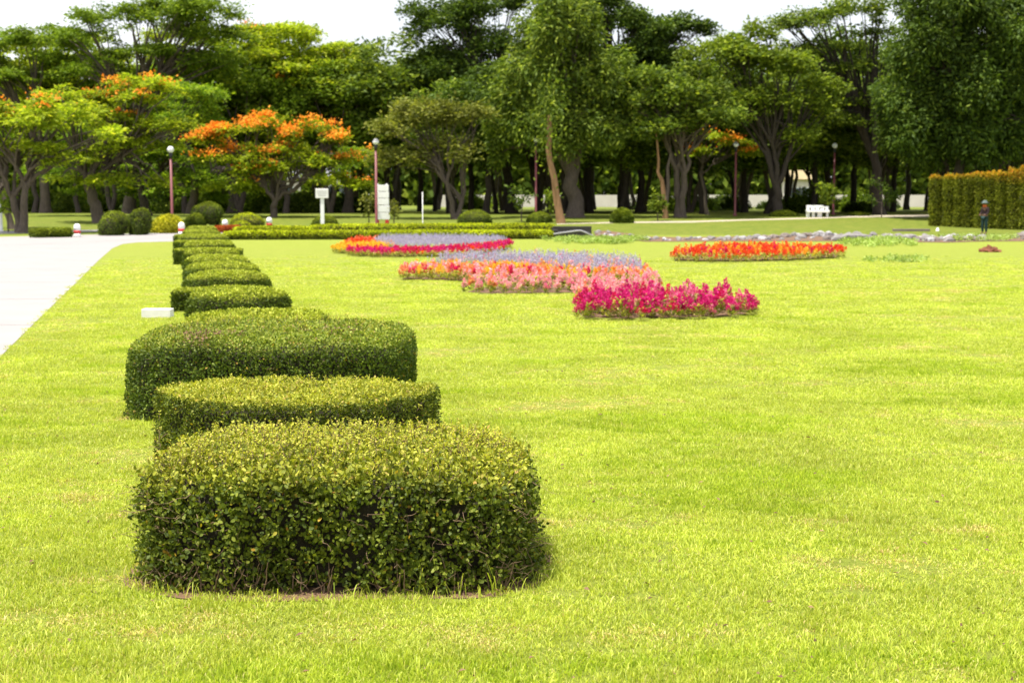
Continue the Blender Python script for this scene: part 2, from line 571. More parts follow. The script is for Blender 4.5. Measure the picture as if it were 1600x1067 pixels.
def bush(name, loc, shapes, nleaf, leafL, mat, seed=0, oval=False, young_lit_top=True, inner=0.06, rough_out=0.012, rz=0.0, wide=0.62, parent=None, young_z=None, shag=0.5, up=0.25, crisp=False):
    """a clipped shrub: shapes = list of (V, T) closed shells, leaves over them, a dark tangle inside"""
    rng = np.random.default_rng(seed + 100)
    root = parent or empty(name, loc, rz)
    areas = []
    for V, T in shapes:
        cr = np.cross(V[T[:, 1]] - V[T[:, 0]], V[T[:, 2]] - V[T[:, 0]])
        areas.append(np.linalg.norm(cr, axis=1).sum())
    tot = sum(areas)
    Ps, Ns = [], []
    for (V, T), a in zip(shapes, areas):
        P, N = sample_tris(V, T, int(nleaf * a / tot), rng)
        Ps.append(P)
        Ns.append(N)
    P = np.concatenate(Ps)
    N = np.concatenate(Ns)
    if oval:                       # leaves gathered into sprigs
        m_ = len(P) // 9
        P, N = np.repeat(P[:m_], 9, 0), np.repeat(N[:m_], 9, 0)
        sprig_d = np.repeat(rng.random(m_) ** 1.3 * inner * 0.8, 9)
        ax_ = np.repeat(unit(rng.normal(size=(m_, 3)) * 0.8 + N[::9] + np.array([0, 0, 0.5])), 9, 0)
        P = P + ax_ * rng.uniform(-0.035, 0.02, len(P))[:, None] + rng.normal(size=P.shape) * 0.008
    n = len(P)
    depth = rng.random(n) ** 1.5 * inner - rough_out * rng.random(n)
    # hollows: where the noise is high the leaves sit deeper
    hol = np.array([noise.noise(Vector(p) * (0.9 / leafL * 0.16)) for p in P])
    depth += np.clip(hol, 0, 1) * inner * (1.5 if oval else 0.9)
    if oval:
        depth = depth * 0.5 + sprig_d
    P = P - N * depth[:, None]
    P[:, 2] = np.maximum(P[:, 2], 0.01)
    D = unit(rng.normal(size=(n, 3)) + N * 0.7 + np.array([0, 0, 0.35]))
    FN = unit(N * 1.0 + np.array([0, 0, up]) + rng.normal(size=(n, 3)) * shag)
    top = np.clip((N[:, 2] - 0.25) / 0.55, 0, 1) if not crisp else np.clip((N[:, 2] - 0.45) / 0.35, 0, 1)  # new growth on top, also painting sunlit tops against shaded fronts
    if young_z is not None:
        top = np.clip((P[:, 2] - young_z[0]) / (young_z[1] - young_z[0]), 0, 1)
    yg = np.clip(top * (0.55 + 0.6 * rng.random(n)) - np.clip(depth / inner, 0, 1) * 0.35, 0, 1) if young_lit_top else np.zeros(n)
    yg[rng.random(n) < (0.1 if crisp else 0.3)] *= 0.2
    L = leafL * (0.7 + 0.6 * rng.random(n))
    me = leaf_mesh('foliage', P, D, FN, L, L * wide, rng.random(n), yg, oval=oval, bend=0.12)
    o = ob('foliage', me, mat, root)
    o['kind'] = 'stuff'
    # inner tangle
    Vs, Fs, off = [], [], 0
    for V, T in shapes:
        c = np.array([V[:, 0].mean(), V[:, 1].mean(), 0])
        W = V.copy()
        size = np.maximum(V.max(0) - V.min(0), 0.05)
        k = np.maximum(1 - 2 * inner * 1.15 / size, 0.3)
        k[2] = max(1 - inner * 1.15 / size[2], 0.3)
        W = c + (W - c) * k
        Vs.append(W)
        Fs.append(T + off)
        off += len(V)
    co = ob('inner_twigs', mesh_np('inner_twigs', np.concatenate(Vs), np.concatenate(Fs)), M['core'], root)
    return root


def tubes_np(name, paths, seg=5):
    """paths: list of (pts (n,3), radii (n)) -> a mesh"""
    Vs, Fs, off = [], [], 0
    ang = np.linspace(0, 2 * np.pi, seg, endpoint=False)
    for pts, rad in paths:
        pts = np.asarray(pts, float)
        n = len(pts)
        d = np.zeros_like(pts)
        d[1:-1] = pts[2:] - pts[:-2]
        d[0] = pts[1] - pts[0]
        d[-1] = pts[-1] - pts[-2]
        d = unit(d)
        ref = np.array([0.31, 0.92, 0.17])
        u = unit(np.cross(d, ref))
        w = np.cross(d, u)
        ring = pts[:, None, :] + (u[:, None, :] * np.cos(ang)[None, :, None] + w[:, None, :] * np.sin(ang)[None, :, None]) * np.asarray(rad)[:, None, None]
        Vs.append(ring.reshape(-1, 3))
        i = np.arange(n - 1)[:, None] * seg
        k = np.arange(seg)[None, :]
        k2 = (k + 1) % seg
        F = np.stack([i + k, i + k2, i + seg + k2, i + seg + k], -1).reshape(-1, 4) + off
        Fs.append(F)
        off += n * seg
    return mesh_np(name, np.concatenate(Vs), np.concatenate(Fs), smooth=True)


def wobble_path(a, b, n, amp, rng, sag=0.0):
    t = np.linspace(0, 1, n)
    p = a[None] * (1 - t)[:, None] + b[None] * t[:, None]
    k = np.sin(t * np.pi)[:, None]
    w = rng.normal(size=(n, 3)) * amp
    w = (w + np.roll(w, 1, 0)) / 2
    p = p + w * k
    p[:, 2] += sag * np.sin(t * np.pi)
    return p


STYLE = {
    # pad radius, pad flatness, leaf length, width ratio, normal up bias, leaves per m2 of pad
    'flat': dict(pr=(0.45, 1.15), fl=0.22, L=0.26, wr=0.42, up=1.3, dens=72, droop=0.0),
    'round': dict(pr=(0.5, 1.2), fl=0.6, L=0.27, wr=0.5, up=0.6, dens=64, droop=0.0),
    'weep': dict(pr=(0.6, 1.1), fl=1.1, L=0.32, wr=0.36, up=0.4, dens=70, droop=0.4),
    'airy': dict(pr=(0.5, 1.2), fl=0.3, L=0.25, wr=0.45, up=1.0, dens=56, droop=0.1),
}


def tree(name, label, base_px, d, blobs, style, mat, bark, seed, trunk_r=0.35, fork=0.32, fork_px=None, blossom=None, cat='tree', dens=1.0, group=None, n_limbs=5, leaves_k=1.0, multi=1, lean=None, depth_k=0.8, twigs=True):
    """blobs: (cx, cy, rx, ry) the masses of the crown as the photograph shows them at distance d; they become masses of that real size around the trunk"""
    rng = np.random.default_rng(seed)
    st = STYLE[style]
    s = F_PX / d
    bx = (base_px - 800) / F_PX * d
    base = np.array([bx, d, gz(bx, d)])
    root = empty(name, base)
    tag(root, label, cat, group)
    pads = []
    for (cx, cy, rx, ry) in blobs:
        c = np.array(dp(cx, cy, d)) - base
        ax, az = rx / s, ry / s
        ay = ax * depth_k
        vol_n = max(6, int(1.15 * dens * (1.7 * ax * az + 1.0 * ax * ay) / (st['pr'][1] ** 2 * 0.55)))
        for _ in range(vol_n):
            u = unit(rng.normal(size=3))
            if u[2] < -0.3 and style != 'weep':
                u[2] *= -0.6
            r = 0.55 + 0.45 * rng.random() ** 0.6
            p = c + u * r * np.array([ax, ay, az]) * 0.86
            pads.append((p, rng.uniform(*st['pr']) * min(1.0, 0.45 + 0.25 * min(ax, 2.4))))
    # leaves
    Cs, Ds, Ns, Ls = [], [], [], []
    for p, pr in pads:
        n = int(st['dens'] * leaves_k * pr * pr * math.pi * (1 + st['fl']))
        q = unit(rng.normal(size=(n, 3))) * (rng.random(n)[:, None] ** 0.5)
        # ragged outline: lobes
        lob = 1 + 0.35 * np.sin(np.arctan2(q[:, 1], q[:, 0]) * 3 + rng.random() * 6)
        q = q * np.array([pr, pr, pr * st['fl']]) * lob[:, None]
        if style == 'flat' or style == 'airy':
            q[:, 2] -= 0.16 * (q[:, 0] ** 2 + q[:, 1] ** 2) / pr
            q[:, 2] += q[:, 0] * rng.normal() * 0.16 + q[:, 1] * rng.normal() * 0.16
        if st['droop']:
            q[:, 2] -= np.abs(rng.normal(size=n)) * 0.5 * st['droop']
        Cs.append(p + q)
        D = rng.normal(size=(n, 3)) * np.array([1, 1, 0.35]) + unit(q) * 0.6
        D[:, 2] -= st['droop'] * 1.6
        Ds.append(D)
        N = rng.normal(size=(n, 3)) * 0.6
        N[:, 2] += st['up']
        Ns.append(N)
        Ls.append(st['L'] * rng.uniform(0.6, 1.35, n))
    C = np.concatenate(Cs)
    L = np.concatenate(Ls)
    me = leaf_mesh('crown', C, np.concatenate(Ds), np.concatenate(Ns), L, L * st['wr'], rng.random(len(C)))
    o = ob('crown', me, M[mat], root)
    o['kind'] = 'stuff'
    # blossom: list of (cx, cy, rx, ry, amount) masses of flowers lying on the crown
    if blossom:
        Bs = []
        PP = np.array([p for p, _ in pads])
        PR = np.array([r_ for _, r_ in pads])
        for (cx, cy, rx, ry, amt) in blossom:
            c = np.array(dp(cx, cy, d)) - base
            ax, az = rx / s + 0.8, ry / s + 1.0
            cand = np.nonzero(((PP[:, 0] - c[0]) / ax) ** 2 + ((PP[:, 2] + 0.2 - c[2]) / az) ** 2 < 1)[0]
            if not len(cand):
                cand = np.array([np.argmin(((PP[:, 0] - c[0]) / ax) ** 2 + ((PP[:, 2] - c[2]) / az) ** 2)])
            cand = rng.permutation(cand)[:max(1, int(len(cand) * 0.5))]
            for _ in range(max(2, int(amt * 1.5))):
                q_ = rng.choice(cand)
                a_ = rng.random() * 6.28
                r_ = PR[q_] * math.sqrt(rng.random()) * 1.0
                if math.sin(a_) > 0.3:
                    a_ = -a_
                cc = PP[q_] + np.array([r_ * math.cos(a_), r_ * math.sin(a_), PR[q_] * st['fl'] * math.sqrt(max(0, 1 - (r_ / PR[q_]) ** 2)) + 0.10])
                m = int(rng.integers(8, 34))
                Bs.append(cc + rng.normal(size=(m, 3)) * np.array([0.26, 0.26, 0.12]))
        B = np.concatenate(Bs)
        nb = len(B)
        N = rng.normal(size=(nb, 3)) * 0.7
        N[:, 2] += 0.8
        N[:, 1] -= 0.4
        Lb = rng.uniform(0.10, 0.22, nb)
        bo = ob('blossom', leaf_mesh('blossom', B, rng.normal(size=(nb, 3)), N, Lb, Lb * 0.8, rng.random(nb)), M['blossom'], root)
        bo['kind'] = 'stuff'
    # trunk and limbs
    P = np.array([p for p, _ in pads])
    ctr = P.mean(0)
    top_z = P[:, 2].max()
    trunk_r *= 0.66
    for mi in range(multi):
        off = np.array([rng.uniform(-1, 1) * 0.5 * (multi > 1), rng.uniform(-0.5, 0.5) * (multi > 1), 0])
        fz = top_z * fork * rng.uniform(0.85, 1.15)
        if fork_px is not None and mi == 0:
            fk = np.array(dp(fork_px[0], fork_px[1], d)) - base
        else:
            fk = np.array([ctr[0] * 0.25 + off[0] * 1.6 + rng.uniform(-0.3, 0.3), off[1] * 1.5, fz])
        tr = trunk_r / (multi ** 0.5)
        pts = wobble_path(off * 0.6 + np.array([0, 0, -0.15]), fk, 9, tr * 0.35, rng)
        rr = tr * (np.linspace(1.15, 0.78, 9))
        rr[0] *= 1.5
        rr[1] *= 1.12
        ob('trunk', tubes_np('trunk', [(pts, rr)], 10), M[bark], root)
        # group the pads round the limbs by angle
        mine = P[mi::multi]
        ang = np.arctan2(mine[:, 1] - fk[1] * 0, mine[:, 0] - fk[0])
        order = np.argsort(ang)
        for grp in np.array_split(order, n_limbs):
            if len(grp) == 0:
                continue
            G = mine[grp]
            g = G.mean(0)
            mid = fk * 0.45 + g * 0.55
            mid[2] = fk[2] + (g[2] - fk[2]) * 0.6
            paths = [(wobble_path(fk - np.array([0, 0, tr]), mid, 8, 0.18, rng), tr * np.linspace(0.62, 0.32, 8))]
            if twigs:
                for q in G[rng.permutation(len(G))[:13]]:
                    st_i = rng.integers(3, 8)
                    a = paths[0][0][st_i]
                    e = q.copy()
                    e[2] -= 0.1
                    paths.append((wobble_path(a, e, 6, 0.14, rng, 0.25), tr * np.linspace(0.26, 0.05, 6)))
            ob('limb', tubes_np('limb', paths, 6), M[bark], root)
    return root


def copy_tree(o, parent=None):
    c = o.copy()
    COL.objects.link(c)
    if parent is not None:
        c.parent = parent
    for ch in [k for k in o.children]:
        copy_tree(ch, c)
    return c


# ------------------------------------------------------------------ ground, road, paths
def sheet(name, outline, z, mat, ny=1, kind='structure'):
    bm = bmesh.new()
    f = bm.faces.new([bm.verts.new((p[0], p[1], gz(p[0], p[1]) + z)) for p in outline])
    if f.normal.z < 0:
        f.normal_flip()
    me = bpy.data.meshes.new(name)
    bm.to_mesh(me)
    bm.free()
    o = ob(name, me, mat)
    o['kind'] = kind
    return o


def strip(name, left, right, z, mat):
    """a ribbon following the ground between two polylines of equal length"""
    V, F = [], []
    n = len(left)
    k = 0
    for i in range(n):
        for j in range(5):
            t = j / 4
            x = left[i][0] * (1 - t) + right[i][0] * t
            y = left[i][1] * (1 - t) + right[i][1] * t
            V.append((x, y, gz(x, y) + z))
    for i in range(n - 1):
        for j in range(4):
            a = i * 5 + j
            F.append((a, a + 1, a + 6, a + 5))
    me = mesh_np(name, np.array(V), np.array(F))
    o = ob(name, me, mat)
    # face up
    bm = bmesh.new()
    bm.from_mesh(me)
    for f in bm.faces:
        if f.normal.z < 0:
            f.normal_flip()
    bm.to_mesh(me)
    bm.free()
    o['kind'] = 'structure'
    return o


xs = np.concatenate([[-900, -300], np.linspace(-120, 120, 49), [300, 900]])
ys = np.concatenate([[-300, -60], np.linspace(-10, 60, 36), np.linspace(62, 110, 33), [130, 160, 200, 300, 600, 1200]])
gx, gy = np.meshgrid(xs, ys)
zz = gz_np(gx, gy)
# slight undulation of the turf
und = np.array([noise.noise(Vector((a * 0.25, b * 0.25, 3.3))) for a, b in zip(gx.ravel(), gy.ravel())]).reshape(gx.shape) * 0.0
V = np.stack([gx, gy, zz + und], -1).reshape(-1, 3)
nx = len(xs)
i, j = np.meshgrid(np.arange(len(ys) - 1), np.arange(nx - 1), indexing='ij')
a = (i * nx + j).ravel()
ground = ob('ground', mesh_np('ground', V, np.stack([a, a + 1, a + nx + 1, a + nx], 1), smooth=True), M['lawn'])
ground['kind'] = 'structure'

# the pale concrete road on the left, its far end sweeping across behind the hedge row
rd_r = [gp(-260, 810), gp(-120, 674), gp(0, 558), gp(60, 499), gp(120, 441), gp(155, 406), gp(176, 388), gp(192, 381.5), gp(215, 379), gp(270, 377.5), gp(345, 376)]
far_l = [(-9.5, 7.5), (-12, 10.5), (-15, 15.3), (-17.5, 20), (-20, 29), (-25, 41), (-30, 50)]
left = [Vector((x, y, 0)) for x, y in far_l] + [Vector((-33, 58, 0)), Vector((-29, 60.2, 0)), Vector((-19, 71.5, 0)), Vector((-13.9, 73.0, 0))]
strip('road', left, rd_r, 0.004, M['road'])
for q in range(9):
    y0_ = 14.5 + q * 5.2
    ex_ = float(np.interp(y0_ * 1.0, [p_.y for p_ in rd_r[:8]], [p_.x for p_ in rd_r[:8]]))
    sheet('road_joint', [(ex_, y0_), (ex_ - 14, y0_ + 0.4), (ex_ - 14, y0_ + 0.435), (ex_, y0_ + 0.03)], 0.006, M['joint'])
sheet('road_apron', [gp(-60, 379), gp(80, 373.2), gp(230, 367.5), gp(275, 366.2), gp(275, 371), gp(150, 378), gp(-60, 386)], 0.008, M['road'])
# far left service road and the pale path under the trees on the right
strip('service_road', [gp(-80, 367.5), gp(0, 366), gp(105, 363.5), gp(162, 362.2)], [gp(-80, 363), gp(0, 361.5), gp(105, 360), gp(162, 359.4)], 0.010, M['road'])
strip('garden_path', [gp(870, 351.0), gp(960, 349.0), gp(1080, 348.0), gp(1170, 344.8), gp(1260, 342.6), gp(1330, 340.2), gp(1450, 339.6), gp(1640, 339)],
      [gp(870, 350.0), gp(960, 347.0), gp(1080, 345.6), gp(1170, 342.8), gp(1260, 340.4), gp(1330, 337.2), gp(1450, 335.8), gp(1640, 335)], 0.006, M['path'])


# ------------------------------------------------------------------ the row of clipped hedges
G_ROW = 'clipped hedges in the row along the lawn'
hedge_feet = []          # footprints that the grass keeps clear of: (x, y, a, b)


def row_hedge(px_c, w_px, d_c, a_depth, h, kind, nleaf, leafL, label, seed, mat='hedge_leaf', oval=False, inner=0.08, rz=0.0, e=None):
    c = Vector(((px_c - 800) / F_PX * d_c, d_c, 0))
    hw = w_px / F_PX * d_c / 2
    if kind == 'round':
        e1, e2 = e or ((0.62, 0.42) if d_c < 14 else (0.90, 0.45))
        if d_c > 17:
            a_depth *= 0.72
            h += 0.03
        sh = superq(hw, a_depth, h, e1, e2, lump=0.025, seed=seed)
    elif kind == 'box':
        e1, e2 = e or (0.25, 0.10)
        sh = superq(hw, a_depth, h, e1, e2, lump=0.012, seed=seed)
    else:
        sh = superq(hw, a_depth, h, 0.3, 0.07, lump=0.006, seed=seed, lens=True)
    r = bush('clipped_hedge', c, [sh], nleaf, leafL, M[mat], seed=seed, oval=oval, inner=inner, rough_out=leafL * 0.35, rz=rz, shag=(0.65 if oval else (0.34 if kind == 'lens' else 0.42)) if d_c < 14 else 0.28, up=(0.25 if oval else 0.05) if d_c < 14 else 0.0, crisp=d_c > 14 or kind == 'lens')
    tag(r, label, 'hedge', G_ROW)
    hedge_feet.append((c.x, c.y, hw, a_depth))
    return r


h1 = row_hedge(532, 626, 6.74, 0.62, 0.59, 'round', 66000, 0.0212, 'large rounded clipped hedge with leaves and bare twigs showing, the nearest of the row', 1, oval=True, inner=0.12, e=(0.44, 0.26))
h2 = row_hedge(464, 444, 8.50, 0.62, 0.63, 'lens', 60000, 0.019, 'flat topped half moon hedge with sharp corners, right behind the nearest hedge', 2, inner=0.07)
h3 = row_hedge(430, 424, 12.05, 1.04, 0.655, 'round', 90000, 0.023, 'wide rounded dark green hedge with brown dead patches on top, behind the half moon hedge', 3, mat='hedge_leaf_deep', inner=0.08, e=(0.44, 0.20))
h4 = row_hedge(397, 224, 15.6, 0.75, 0.50, 'round', 16000, 0.032, 'low hedge with only its pale top showing behind the wide dark rounded hedge', 4, mat='hedge_leaf_far', inner=0.06, e=(0.4, 0.3))

# brown dead patches on the wide hedge
rg = np.random.default_rng(71)
c3, (x3, y3, a3, b3) = [], hedge_feet[2]
for (fx, fy, fr, fn) in ((-0.42, -0.72, 0.11, 150), (-0.25, -0.55, 0.10, 60), (0.28, -0.30, 0.15, 90), (0.50, -0.42, 0.12, 90), (-0.40, -0.93, 0.06, 60)):
    rr_ = fr * np.sqrt(rg.random(fn))
    th_ = rg.random(fn) * 6.283
    xx_ = fx * a3 + rr_ * np.cos(th_) * 1.6
    yy_ = fy * b3 + rr_ * np.sin(th_)
    c3.append(np.stack([xx_, yy_], 1))
c3 = np.concatenate(c3)
Vd, Td = superq(a3, b3, 0.655, 0.44, 0.20, lump=0.025, seed=3)
zs_ = np.array([Vd[np.argmin((Vd[:, 0] - p[0]) ** 2 + (Vd[:, 1] - p[1]) ** 2 - 0.001 * Vd[:, 2]), 2] for p in c3])
c3 = np.column_stack([c3, zs_ + rg.uniform(-0.01, 0.025, len(c3))])
L3 = rg.uniform(0.016, 0.032, len(c3))
o = ob('dead_leaves', leaf_mesh('dead_leaves', c3, rg.normal(size=(len(c3), 3)), rg.normal(size=(len(c3), 3)) * 0.6 + np.array([0, -0.3, 1]), L3, L3 * 0.5, rg.random(len(c3))), M['dead_leaf'], h3)
o['kind'] = 'stuff'

# farther hedges: px centre, px width, distance of the centre, half depth, height, kind, label
far_row = [
    (372, 160, 19.6, 0.95, 0.50, 'round', 'rounded hedge beside the dark square hedge end nearest the white block'),
    (343, 140, 22.4, 0.40, 0.33, 'box', 'square cut dark hedge sticking out beside the white concrete block on the lawn'),
    (355, 134, 25.0, 0.95, 0.45, 'round', 'third rounded hedge beyond the white concrete block'),
    (347, 117, 28.8, 0.9, 0.44, 'round', 'rounded hedge midway along the far part of the row, two before the dark square end'),
    (340, 102, 32.4, 0.9, 0.44, 'round', 'rounded hedge standing directly in front of the far dark square cut hedge'),
    (331, 88, 36.0, 0.8, 0.46, 'round', 'rounded hedge whose left end overlaps the far square cut hedge'),
    (326, 102, 38.6, 0.4, 0.40, 'box', 'far square cut hedge with a dark left end and a corner at each side'),
    (327, 82, 42.6, 0.9, 0.46, 'round', 'rounded hedge just behind the far square cut hedge'),
    (318, 86, 45.4, 0.4, 0.42, 'box', 'small square cut hedge end, farther back than the far square one'),
    (318, 80, 51.5, 1.0, 0.46, 'round', 'broad rounded hedge near the far end of the row'),
    (314, 78, 54.3, 0.4, 0.40, 'box', 'square cut hedge end farthest back in the row'),
    (316, 60, 59.0, 0.9, 0.46, 'round', 'second last hedge of the row, small and pale'),
    (316, 50, 64.5, 0.9, 0.50, 'round', 'last hedge of the row, beside the red banded bollard by the road'),
]
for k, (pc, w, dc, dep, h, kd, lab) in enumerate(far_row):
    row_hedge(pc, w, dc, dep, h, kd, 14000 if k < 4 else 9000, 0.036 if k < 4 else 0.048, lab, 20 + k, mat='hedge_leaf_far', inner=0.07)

# twigs, shoots and stray blades that belong to the nearest hedges
rng = np.random.default_rng(55)


def hedge_twigs(root, hw, dep, h, n, n_top, seed):
    rg = np.random.default_rng(seed)
    paths = []
    for _ in range(n):
        t = rg.uniform(math.pi, 2 * math.pi)
        z = h * rg.uniform(0.02, 0.8) ** 1.3
        ca, sa = math.cos(t), math.sin(t)
        x = hw * math.copysign(abs(ca) ** 0.5, ca) * 0.98
        y = dep * math.copysign(abs(sa) ** 0.5, sa) * 0.98
        a = np.array([x, y, z])
        o = unit(np.array([x * 0.4, y, 0.0]))
        dr = unit(o * rg.uniform(-0.1, 0.5) + np.array([rg.normal(), 0.2 * rg.normal(), rg.normal() * 0.7]))
        L = rg.uniform(0.03, 0.13)
        b = a + dr * L
        paths.append((wobble_path(a - o * 0.03, b, 6, 0.014, rg), np.linspace(0.0017, 0.0007, 6)))
    for _ in range(n // 3):            # stems at the foot
        x = hw * rg.uniform(-0.9, 0.9)
        y = -dep * (1 - abs(x / hw) ** 4) ** 0.25 * rg.uniform(0.90, 1.0)
        a = np.array([x, y + 0.03, 0.0])
        b = a + np.array([rg.normal() * 0.05, -0.01 + rg.normal() * 0.02, rg.uniform(0.06, 0.16)])
        paths.append((wobble_path(a, b, 5, 0.01, rg), np.linspace(0.004, 0.0018, 5)))
    o = ob('twigs', tubes_np('twigs', paths, 4), M['twig'], root)
    o['kind'] = 'stuff'
    # young shoots sticking out of the top
    C, D, N, L, pp = [], [], [], [], []
    for _ in range(n_top):
        x, y = hw * rg.uniform(-0.93, 0.93), dep * rg.uniform(-0.85, 0.9)
        rr = (abs(x / hw) ** 4 + abs(y / dep) ** 4) ** 0.25
        z = h * max(0.0, 1 - rr ** 5) ** 0.2 if rr < 1 else 0
        ln = rg.uniform(0.025, 0.075)
        dr = unit(np.array([rg.normal() * 0.35, rg.normal() * 0.3, 1]))
        a = np.array([x, y, z - 0.01])
        pp.append((np.array([a, a + dr * ln * 0.5, a + dr * ln]), np.array([0.0014, 0.0011, 0.0007])))
        for q in range(int(3 + ln * 70)):
            t = 0.25 + 0.75 * rg.random()
            C.append(a + dr * ln * t)
            D.append(unit(np.array([rg.normal(), rg.normal(), 0.7])))
            N.append(unit(np.array([rg.normal() * 0.5, rg.normal() * 0.5, 1])))
            L.append(rg.uniform(0.010, 0.019))
    L = np.array(L)
    me = leaf_mesh('shoots', np.array(C), np.array(D), np.array(N), L, L * 0.6, rg.random(len(L)), np.ones(len(L)), bend=0.1)
    o = ob('shoots', me, M['hedge_leaf'], root)
    o['kind'] = 'stuff'
    o = ob('shoot_stems', tubes_np('shoot_stems', pp, 3), M['twig'], root)
    o['kind'] = 'stuff'


hedge_twigs(h1, hedge_feet[0][2], hedge_feet[0][3], 0.60, 220, 1100, 5)
hedge_twigs(h2, hedge_feet[1][2], 0.5, 0.615, 110, 300, 6)
hedge_twigs(h3, hedge_feet[2][2], hedge_feet[2][3], 0.695, 100, 260, 8)


def soil_patch(label_unused, x, y, a, b, seed):
    pts = []
    for k in range(40):
        t = 2 * math.pi * k / 40
        r = 1 + 0.05 * noise.noise(Vector((math.cos(t) * 2, math.sin(t) * 2, seed * 3.7)))
        ca, sa = math.cos(t), math.sin(t)
        pts.append((x + a * r * math.copysign(abs(ca) ** 0.6, ca), y + b * r * math.copysign(abs(sa) ** 0.6, sa)))
    return sheet('soil_patch', pts, 0.004, M['soil'])


for q in range(3):
    hx, hy, ha, hb = hedge_feet[q]
    soil_patch('', hx, hy - (0.02 if q != 1 else 0.1), ha + 0.05, hb + 0.05, q)

# ------------------------------------------------------------------ grass
bed_polys = {}


def poly_px(pts):
    return [gp(x, y) for x, y in pts]


bed_px = {
    'magenta': [(900, 500), (960, 503), (1060, 501), (1150, 498), (1178, 494), (1182, 486), (1100, 478), (1000, 475), (945, 477), (903, 488)],
    'pink': [(721, 458), (760, 461), (830, 460), (900, 459), (906, 478), (950, 476), (1033, 464), (1032, 452), (960, 448), (850, 445), (760, 447)],
    'salmon': [(617, 438), (700, 440), (760, 444), (860, 444), (1015, 447), (1015, 438), (900, 430), (790, 430), (690, 429), (640, 431)],
    'lavender': [(672, 428), (800, 431), (905, 441), (1005, 443), (990, 426), (880, 419), (780, 418), (700, 420)],
    'far_crimson': [(545, 401), (600, 403), (700, 402), (770, 398), (797, 389), (797, 385), (765, 391), (690, 397), (600, 398), (548, 397)],
    'far_lavender': [(585, 389), (625, 397), (700, 396), (765, 390), (790, 386), (772, 382), (680, 380), (600, 381)],
    'far_yellow': [(521, 396), (547, 398), (618, 394), (605, 388), (538, 390)],
    'far_red': [(540, 390), (590, 387), (590, 383.5), (556, 385)],
    'red': [(1050, 410), (1150, 411.5), (1240, 409), (1318, 404), (1317, 399), (1210, 395), (1110, 397), (1055, 404)],
}
for k, v in bed_px.items():
    bed_polys[k] = [(p.x, p.y) for p in poly_px(v)]


def inside(poly, X, Y):
    r = np.zeros(len(X), bool)
    n = len(poly)
    for i in range(n):
        x1, y1 = poly[i]
        x2, y2 = poly[(i + 1) % n]
        c = ((y1 > Y) != (y2 > Y)) & (X < (x2 - x1) * (Y - y1) / (y2 - y1 + 1e-12) + x1)
        r ^= c
    return r


def fbm(X, Y, s, seed, octv=3):
    return np.array([noise.fractal(Vector((x * s, y * s, seed)), 1.0, 2.0, octv) for x, y in zip(X, Y)])


def tuft(name, seed, nb, rad, hh, mat='grass'):
    rg = np.random.default_rng(seed)
    th = rg.random(nb) * 2 * np.pi
    r = rad * np.sqrt(rg.random(nb))
    B = np.stack([r * np.cos(th), r * np.sin(th), np.full(nb, -0.004)], 1)
    H = hh * rg.uniform(0.45, 1.25, nb)[:, None]
    la = rg.random(nb) * 2 * np.pi
    lean = np.stack([np.cos(la), np.sin(la), np.zeros(nb)], 1) * rg.uniform(0.1, 0.95, nb)[:, None] * H
    sa = rg.random(nb) * 2 * np.pi
    S = np.stack([np.cos(sa), np.sin(sa), np.zeros(nb)], 1) * (0.0042 * rg.uniform(0.6, 1.25, nb))[:, None] * 0.5
    up = np.array([0, 0, 1.0])
    m = B + lean * 0.4 + up * H * 0.62
    t = B + lean + up * H * rg.uniform(0.75, 1.0, nb)[:, None]
    V = np.stack([B - S, B + S, m + S * 0.8, m - S * 0.8, t], 1).reshape(-1, 3)
    b = np.arange(nb)[:, None] * 5
    me = mesh_np(name, V, [b + np.array([[0, 1, 2, 3]]), b + np.array([[3, 2, 4]])], {'rnd': np.repeat(rg.random(nb), 5)})
    me.materials.append(M[mat])
    return me


tuft_coll = bpy.data.collections.new('grass_tufts')
M['straw'] = leaf_mat('dry_grass', [(0, (0.36, 0.22, 0.09)), (0.35, (0.58, 0.46, 0.18)), (0.6, (0.50, 0.50, 0.07)), (1, (0.72, 0.62, 0.34))], trans=0.3, patch=(0, 0.15))
M['grass_deep'] = leaf_mat('deep_green_grass', [(0, (0.19, 0.28, 0.02)), (0.6, (0.34, 0.44, 0.032)), (1, (0.47, 0.54, 0.05))], trans=0.4, patch=(0, 0.15))
for k in range(9):
    to = bpy.data.objects.new('grass_tuft_%d' % k, tuft('grass_tuft', 300 + k, 70, 0.085, 0.021 + 0.002 * (k % 6), 'grass' if k < 6 else ('straw' if k < 8 else 'grass_deep')))
    tuft_coll.objects.link(to)

road_edge = [(p.x, p.y) for p in rd_r]


def road_x(Y):
    ys_ = np.array([p[1] for p in road_edge[:8]])
    xs_ = np.array([p[0] for p in road_edge[:8]])
    return np.interp(Y, ys_, xs_)


# worn places where brown soil shows between thin dry grass
WORN = [(p_.x, p_.y, a_, b_) for p_, a_, b_ in ((gp(1455, 1045), 0.22, 0.16), (gp(985, 783), 0.26, 0.22), (gp(1270, 818), 0.34, 0.10), (gp(1500, 830), 0.30, 0.12), (gp(130, 776), 0.30, 0.22), (gp(75, 967), 0.14, 0.10),
                                              (gp(1010, 996), 0.16, 0.10), (gp(205, 905), 0.07, 0.12), (gp(1500, 455), 1.6, 0.7), (gp(1400, 405), 0.9, 0.6), (gp(620, 437), 0.4, 0.5), (gp(200, 657), 0.25, 0.2), (gp(1430, 545), 0.7, 0.3))]


def worn(X, Y):
    m = np.zeros(len(X))
    for (wx, wy, a_, b_) in WORN:
        m = np.maximum(m, 1.25 - ((X - wx) / a_) ** 2 - ((Y - wy) / b_) ** 2)
    return np.clip(m, 0, 1)


